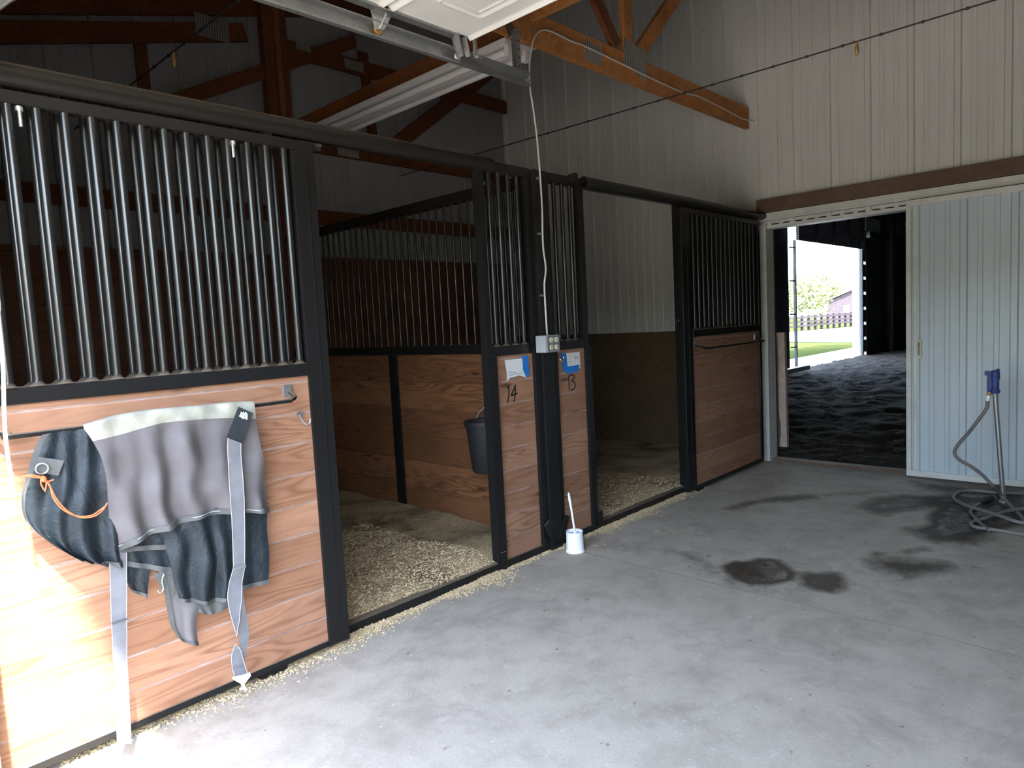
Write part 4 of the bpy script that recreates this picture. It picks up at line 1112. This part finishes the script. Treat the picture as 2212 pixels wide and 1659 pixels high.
def strap(pl, pr, y, name, seed, amp=.004, edge=True, th=.002):
    L = resample(catmull([aty(a, b, yy) for (a, b), yy in zip(pl, y)], 8), 60); R_ = resample(catmull([aty(a, b, yy) for (a, b), yy in zip(pr, y)], 8), 60)
    rows = []
    for i, (a, b) in enumerate(zip(L, R_)):
        rows.append([a.lerp(b, k / 4) + Vector((0, amp * noise.noise(Vector((i * .12, seed, 0))), 0)) for k in range(5)])
    o = MB().sheet(rows, th).build(name, 'strap', B, smooth=True)
    if edge:
        mb = MB()
        for s_ in (0, 4):
            d = .0018 if s_ == 0 else -.0018
            mb.sheet([[r[s_] + Vector((0, -.0012, 0)), r[s_] + Vector((d, -.0012, 0))] for r in rows], .001)
        mb.build('edging', 'stitch', o)
    return o
YY = RY - .068
strap([(492, 946), (492, 990), (496, 1060), (501, 1140), (504, 1225)], [(521, 957), (522, 1000), (527, 1060), (529, 1140), (529, 1225)], [YY] * 5, 'girth_strap', 1)
# loop below: two crossing bands
strap([(504, 1225), (495, 1260), (491, 1290), (498, 1330), (508, 1365)], [(529, 1225), (523, 1262), (522, 1295), (517, 1340), (511, 1375)], [YY, YY - .004, YY - .006, YY - .004, YY], 'strap_loop', 2)
strap([(506, 1225), (512, 1250), (516, 1290), (514, 1340), (516, 1380), (527, 1425)], [(528, 1225), (524, 1260), (529, 1310), (538, 1365), (534, 1395), (529, 1427)], [YY + .006] * 6, 'strap_loop', 3, edge=False)
strap([(509, 1390), (501, 1410), (500, 1435), (506, 1461)], [(509, 1391), (520, 1405), (527, 1430), (536, 1457)], [YY - .004] * 4, 'strap_loop', 4)
lab(MB().cbox(aty(503, 1225, YY).x, aty(530, 1225, YY).x, YY - .008, YY + .004, aty(516, 1229, YY).z, aty(516, 1221, YY).z, .002).build('slider', 'galv_dark', B), 'grey slider buckle')
bz = [aty(a, b, YY - .004) for a, b in ((502, 1464), (540, 1453), (542, 1460), (528, 1478), (531, 1486), (533, 1487), (533, 1491), (519, 1490), (519, 1487), (524, 1485), (522, 1478), (504, 1468))]
lab(MB().prism(bz, (0, .005, 0)).build('buckle', 'buckle', B), 'white triangular buckle')
strap([(236, 1100), (236, 1200), (240, 1345), (246, 1450), (253, 1608)], [(272, 1100), (274, 1200), (274, 1345), (276, 1450), (284, 1606)], [RY + .004, RY - .004, RY - .03, YY, YY + .004], 'belly_strap', 5)
a = aty(240, 1347, RY - .03); b_ = aty(275, 1347, RY - .03)
MB().cbox(a.x, b_.x + .002, RY - .036, RY - .024, a.z - .002, a.z + .002, .001).build('fold_seam', 'bind', B)
# ring tab and twine
MB().prism([aty(a, b, RY - .040) for a, b in ((84, 987), (139, 995), (126, 1028), (72, 1018))], (0, .006, 0)).build('ring_patch', 'bind', B)
c_ = aty(91, 1012, RY - .052); mb = MB(); P = [c_ + Vector((.0165 * math.cos(a), 0, .0165 * math.sin(a))) for a in [2 * PI * k / 24 for k in range(25)]]
mb.tube(P, .0032, 8, caps=False); lab(mb.build('metal_ring', 'ring', B, smooth=True), 'shiny metal ring')
TW = thing('baling_twine', 'orange baling twine knotted to the metal ring of the horse blanket', 'twine', aty(90, 1030, RY - .06))
YT = RY - .060
for L in ([(48, 1030), (65, 1026), (85, 1029), (95, 1033)], [(50, 1027), (68, 1030), (88, 1032), (98, 1030)], [(95, 1030), (108, 1050), (115, 1075), (135, 1100), (165, 1114), (195, 1114), (216, 1102), (231, 1090)],
          [(97, 1032), (110, 1055), (122, 1078), (145, 1103), (172, 1117), (200, 1116), (220, 1104), (232, 1086)], [(92, 1028), (88, 1042), (95, 1058)], [(96, 1030), (100, 1045), (97, 1062)], [(90, 1036), (102, 1040), (116, 1036)]):
    MB().tube(catmull([aty(a, b, YT) for a, b in L], 6), .0024, 6).build('strand', 'twine', TW, smooth=True)
c_ = aty(94, 1035, YT); MB().lathe([(.002, -.010), (.008, -.006), (.009, .003), (.003, .010)], c_, 10).build('knot', 'twine', TW, smooth=True)

# ------------------------------------------------------------------ arena beyond the doorway
def dz(x, y): return -.05 + .05 * noise.noise(Vector((x * 2.2, y * 2.2, 0))) + .045 * noise.noise(Vector((x * 5, y * 5, 4))) + .010 * noise.noise(Vector((x * 14, y * 14, 4)))
vs = []; xs = []; x = XR + .12
while x < 31: xs.append(x); x += .045 + max(0, (x - 9)) * .012
ys = []; y = 6.45
while y > -9: ys.append(y); y -= .06 if y > 1.5 else .4
mb = MB(); nx = len(xs)
mb.add([(x, y, dz(x, y)) for y in ys for x in xs], [(j * nx + i, j * nx + i + 1, (j + 1) * nx + i + 1, (j + 1) * nx + i) for j in range(len(ys) - 1) for i in range(nx - 1)])
o = mb.build('arena_footing', 'dirt', smooth=True); tag(o, 'dark churned dirt footing of the riding arena past the doorway', 'dirt', None, 'stuff')
mb = MB(); mb.box(XR + .0, 31, -9.2, 6.6, -.25, -.15); struct(mb.build('floor_arena', 'dirt'))
mb = MB(); YA = 6.48
for a, b, z0, z1 in ((XR + .10, 16.62, -.2, 5.6), (22.45, 31, -.2, 5.6), (16.62, 22.45, 3.6, 5.6)):
    mb.box(a, b, YA, YA + .12, z0, z1)
mb.box(30.9, 31, -9.2, 6.6, -.2, 5.6); mb.box(XR + .1, 31, -9.3, -9.2, -.2, 5.6)
struct(mb.build('wall_arena', 'arena_wall'))
mb = MB(); mb.box(XR + .06, 31.1, -9.3, 6.65, 5.6, 5.7); struct(mb.build('ceiling_arena', 'arena_wall'))
# upper arena wall above this aisle roof (light tight)
mb = MB(); mb.box(XR + .10, XR + .16, -9.2, 6.6, 5.4, 5.62); mb.box(XR + .10, XR + .16, -9.2, YS, -.2, 5.5); mb.box(XR + .10, XR + .16, YB, 6.6, -.2, 5.5); struct(mb.build('wall_arena_near', 'arena_wall'))
t = thing('arena_door_curtain', 'partly raised corrugated grey door hanging over the bright arena opening', 'roll door', (19.6, 6.4, 3.1))
mb = MB(); rows = []
nz = 60
for i in range(nz + 1):
    z = 3.09 + 1.7 * i / nz; dd = .012 * (1 if i % 2 else -1); rows.append([(16.94, YA - .08 + dd, z), (22.2, YA - .08 + dd, z)])
mb.sheet(rows, .01).build('corrugated_sheet', 'arena_door', t)
for x in (17.0, 18.25, 19.5, 20.7, 21.9): MB().cbox(x - .05, x + .05, YA - .14, YA - .09, 3.09, 4.75, .004).build('stiffener', 'arena_wall', t)
t = thing('door_jamb_post', 'slim dark post at the left side of the bright arena opening', 'post', (16.93, 6.45, 0))
MB().cbox(16.915, 16.965, YA - .06, YA, -.1, 3.1, .004).build('upright', 'arena_wall', t)
for z in (.5, 1.3, 2.1, 2.9): MB().cbox(16.62, 16.92, YA - .05, YA - .02, z, z + .03, .002).build('strut', 'arena_wall', t)
t = thing('door_jamb_post', 'dark holed steel jamb at the right side of the bright arena opening', 'post', (22.3, 6.45, 0))
MB().cbox(22.10, 22.20, YA - .05, YA, -.1, 3.1, .004).build('flange', 'arena_wall', t)
for i in range(7):
    z = .05 + .45 * i; MB().cbox(22.20, 22.40, YA - .05, YA, z, z + .36, .004).build('web', 'arena_wall', t)
MB().cbox(22.40, 22.45, YA - .06, YA, -.1, 3.1, .004).build('flange', 'galv', t)
mb = MB(); wx = aty(1852, 650, YA + .7).x; mb.cbox(wx - .19, wx + .19, YA + .6, YA + .8, -.15, 4.2, .01); tag(mb.build('white_post', 'white_door'), 'white square post just outside the arena opening', 'post')
for (a, b, c, d) in ((22.6, 23.9, 3.65, 4.05), (26.3, 27.8, 3.9, 4.4)): pass
t = thing('arena_brace', 'dark timber post and diagonal brace inside the arena right of the opening', 'brace', (24.7, 6.3, 0))
MB().cbox(24.5, 24.95, YA - .25, YA - .02, -.1, 5.5, .01).build('post', 'arena_wall', t)
MB().beam((24.9, YA - .15, 4.4), (28.5, YA - .15, 3.2), .1, .2).build('diagonal', 'arena_wall', t)
MB().beam((22.5, YA - .1, 3.55), (30.5, YA - .1, 3.55), .1, .18).build('girt', 'arena_wall', t)
for a, b, z0, z1, l in ((22.55, 24.0, 3.68, 4.08, 'pale patch painted as lit siding high on the arena wall beside the opening'), (25.1, 27.6, 3.72, 4.2, 'pale patch painted as lit siding high on the arena wall behind the diagonal brace')):
    mb = MB(); mb.box(a, b, YA - .03, YA - .002, z0, z1); tag(mb.build('lit_wall_patch', 'lit_siding'), l, 'panel', 'painted lit patches on the arena wall')
# threshold and jamb post, board beside the doorway
mb = MB(); 
def thz(x, y): return .004 + .010 * noise.noise(Vector((x * 9, y * 9, 2)))
mb.cbox(XR + .02, XR + .13, 1.44, 2.655, -.1, .018, .004); tag(mb.build('threshold', 'header'), 'dirty wooden threshold strip across the arena doorway', 'threshold')
mb = MB(); mb.cbox(XR + .141, XR + .20, 2.665, 2.74, -.1, 5.3, .005); tag(mb.build('wooden_jamb_post', 'header'), 'dark timber post just inside the arena doorway on its left', 'post')
t = thing('gate_board', 'short upright pale board with metal strip inside the doorway on the left', 'board', (6.62, 2.5, 0))
gx = 6.60
pa = [atx(a, b, gx) for a, b in ((1676, 719), (1694, 718), (1700, 966), (1681, 964))]
MB().prism(pa, (.05, 0, 0)).build('board', 'gateboard', t)
pb = [atx(a, b, gx - .006) for a, b in ((1673, 745), (1677, 745), (1684, 962), (1680, 962))]
MB().prism(pb, (.005, 0, 0)).build('metal_strip', 'galv_dark', t)
for (a, b, c, d) in ((1675, 748, 1680, 795), (1681, 905, 1686, 945)):
    pb = [atx(u, v, gx - .010) for u, v in ((a, b), (a + 4, b), (c + 1, d), (c - 3, d))]
    MB().prism(pb, (.006, 0, 0)).build('hinge_leaf', 'ring', t)
t = thing('arena_kick_rail', 'pale horizontal rail at the foot of the arena wall left of the opening', 'rail', (12, 6.2, 0))
a, b = atz(1700, 803, .10), atz(1744, 793, .10)
MB().beam((b.x - 7, b.y - .0, .10), (b.x, b.y, .10), .12, .10).build('rail', 'white_trim', t)

# ------------------------------------------------------------------ outdoors
def quad(pts, z, name, mat):
    return MB().add([(p[0], p[1], z) for p in pts], [tuple(range(len(pts)))]).build(name, mat)
o = quad([(-70, -70), (130, -70), (130, 110), (-70, 110)], -.26, 'ground_outside', 'grass'); struct(o)
o = MB().box(-14, .30, -12, 9, -.2, -.012).build('apron', 'apron'); struct(o)
o = MB().box(12, 34, 6.62, 8.35, -.24, -.115).build('ground_dirt_strip', 'gravel'); struct(o)
g1 = [(10, 12.0), (60, 6.0), (75, 12), (60, 16.9), (50.7, 19.2), (12, 27), (5, 22)]
o = MB().prism([(p[0], p[1], -.24) for p in [(39, 21), (35.6, 13.5), (34.2, 10.4), (31, 3.2), (75, 3.2), (75, 13.8), (58.2, 17.5), (50.7, 19.2), (44, 20.7)]], (0, 0, .07)).build('gravel_drive', 'gravel'); struct(o)
fa = atz(1718, 715.5, -.2); fb = atz(1850, 702.5, -.2)
t = thing('rail_fence', 'dark post and rail fence across the field outside the arena', 'fence', (fa.x, fa.y, -.26))
d = fb - fa; nP = 11
ext = [(-3 + i) for i in range(nP + 7)]
for i in ext:
    p = fa + d * (i / (nP - 1)); MB().cbox(p.x - .09, p.x + .09, p.y - .09, p.y + .09, -.3, .95, .01).build('fence_post', 'fence', t)
for z in (.16, .46, .80):
    a = fa + d * (-3 / (nP - 1)); b = fa + d * (13 / (nP - 1)); MB().beam((a.x, a.y - .1, z), (b.x, b.y - .1, z), .05, .15).build('rail', 'fence', t)
def tree(px, dist, h, r, label):
    d = ray(px, 700); d.z = 0; d.normalize(); c = CAM + d * dist; c.z = -.26
    t = thing('tree', label, 'tree', c, 'spring trees beyond the fence')
    MB().tube([c, c + Vector((.1, 0, h * .3)), c + Vector((0, .2, h * .6))], .2, 8, rs=[.22, .16, .08]).build('trunk', 'bark', t)
    rr = random.Random(int(px)); mb = MB()
    for k in range(7):
        a = rr.uniform(0, 2 * PI); mb.tube([c + Vector((0, 0, h * rr.uniform(.3, .5))), c + Vector((math.cos(a) * r * .7, math.sin(a) * r * .7, h * rr.uniform(.55, .9)))], .05, 5, rs=[.07, .02])
    mb.build('branches', 'bark', t)
    mb = MB()
    for k in range(1600):
        a = rr.uniform(0, 2 * PI); b = math.acos(rr.uniform(-.8, 1)); q_ = r * rr.uniform(.45, 1) * (1 + .35 * noise.noise(Vector((math.cos(a) * 2, math.sin(a) * 2, b * 2 + px))))
        p = c + Vector((q_ * math.sin(b) * math.cos(a), q_ * math.sin(b) * math.sin(a), h * .62 + q_ * .8 * math.cos(b)))
        u = Vector([rr.gauss(0, 1) for _ in range(3)]).normalized() * .14; v = u.cross(Vector([rr.gauss(0, 1) for _ in range(3)])).normalized() * .12
        mb.add([p - u, p + v, p + u, p - v], [(0, 1, 2, 3)])
    mb.build('foliage', 'leaf', t)
tree(1737, 70, 4.4, 2.6, 'low pale green tree behind the fence, nearest the left jamb')
tree(1768, 112, 8.2, 3.0, 'tall pale green tree behind the fence in the middle of the opening')
tree(1795, 100, 5.2, 2.4, 'small pale green tree behind the fence next to the old barn')
c = atz(1838, 700, -.2); c = Vector((70, 22.8, -.26)); dd = ray(1842, 690); dd.z = 0; dd.normalize(); c = CAM + dd * 82; c.z = -.26
t = thing('old_barn', 'weathered grey barn beyond the fence at the right of the opening', 'barn', c)
rt = Vector((dd.y, -dd.x, 0)); 
def bp(a, b, z): q_ = c + rt * a + dd * b; return (q_.x, q_.y, z)
W2 = 2.4
MB().prism([bp(-W2, 0, -.3), bp(5, 0, -.3), bp(5, 0, 2.2), bp(-W2, 0, 2.2)], tuple(dd * 6)).build('wall', 'barnw', t)
MB().prism([bp(-W2 - .5, -.3, 2.15), bp(1.6, -.3, 4.0), bp(6, -.3, 2.15), bp(6, -.3, 2.05), bp(1.6, -.3, 3.85), bp(-W2 - .5, -.3, 2.0)], tuple(dd * 7)).build('roof', 'barnr', t)
MB().prism([bp(-W2 + .0, .02, 2.1), bp(1.6, .02, 3.85), bp(5.6, .02, 2.1)], tuple(dd * 5)).build('gable', 'barnw', t)
MB().prism([bp(-.9, -.03, .8), bp(-.3, -.03, .8), bp(-.3, -.03, 1.6), bp(-.9, -.03, 1.6)], tuple(dd * .05)).build('window', 'white_door', t)

# unseen bank added to block low sky, facing the overhead doorway (behind the photographer)
mb = MB(); nx_, nz_ = 90, 10; vs = []
for j in range(nz_ + 1):
    for i in range(nx_ + 1):
        y = -32 + 64 * i / nx_; a = (PI * .5) * j / nz_
        b = noise.noise(Vector((y * .35, j * .6, 5))) * .7
        vs.append((-15.5 - 2.2 * math.sin(a) + b * .6, y, -.3 + (5.0 + .8 * noise.noise(Vector((y * .3, 0, 0)))) * math.sin(a) + b * .2 * (j > 0)))
mb.add(vs, [(j * (nx_ + 1) + i, j * (nx_ + 1) + i + 1, (j + 1) * (nx_ + 1) + i + 1, (j + 1) * (nx_ + 1) + i) for j in range(nz_) for i in range(nx_)])
mb.box(-22, -17.6, -32, 32, -.3, 4.6)
tag(mb.build('sky_blocker_bank', 'sky_blocker', smooth=True), 'added dark green bank, unseen, blocking low sky outside the raised overhead door', 'sky_blocker', None, 'stuff')
# ------------------------------------------------------------------ light
W_ = bpy.data.worlds.new('World'); scn.world = W_; W_.use_nodes = True
wt = W_.node_tree; bg = wt.nodes['Background']
sky = wt.nodes.new('ShaderNodeTexSky'); sky.sky_type = 'NISHITA'; sky.sun_disc = False
sky.sun_elevation = math.radians(48); sky.sun_rotation = math.radians(160); sky.air_density = 1.2; sky.dust_density = 3.0; sky.ozone_density = 1.5
mixn = wt.nodes.new('ShaderNodeMix'); mixn.data_type = 'RGBA'; mixn.inputs[0].default_value = .5
mixn.inputs[7].default_value = (1.0, .97, .92, 1)
wt.links.new(sky.outputs[0], mixn.inputs[6]); wt.links.new(mixn.outputs[2], bg.inputs[0])
bg.inputs[1].default_value = 3.0
sun = bpy.data.lights.new('sun', 'SUN'); sun.energy = 17.; sun.angle = math.radians(2.5); sun.color = (1., .95, .86)
so = bpy.data.objects.new('sun', sun); COL.objects.link(so)
sd = Vector((.192, .55, -.70)); so.rotation_euler = sd.to_track_quat('-Z', 'Y').to_euler(); so.location = (0, -20, 30)

# ------------------------------------------------------------------ camera and view
cam = bpy.data.cameras.new('camera'); co = bpy.data.objects.new('camera', cam); COL.objects.link(co)
r = Vector(RR[0]); dn = Vector(RR[1]); fw = Vector(RR[2])
mt = Matrix((( r.x, -dn.x, -fw.x, CAM.x), (r.y, -dn.y, -fw.y, CAM.y), (r.z, -dn.z, -fw.z, CAM.z), (0, 0, 0, 1)))
co.matrix_world = mt
cam.sensor_width = 36; cam.sensor_fit = 'HORIZONTAL'; cam.lens = FP * 36 / 2212; cam.clip_start = .02; cam.clip_end = 400
scn.camera = co
scn.cycles.diffuse_bounces = 3
vs_ = scn.view_settings; vs_.view_transform = 'Standard'; vs_.look = 'None'; vs_.gamma = 1; vs_.use_curve_mapping = False
vs_.exposure = 1.3
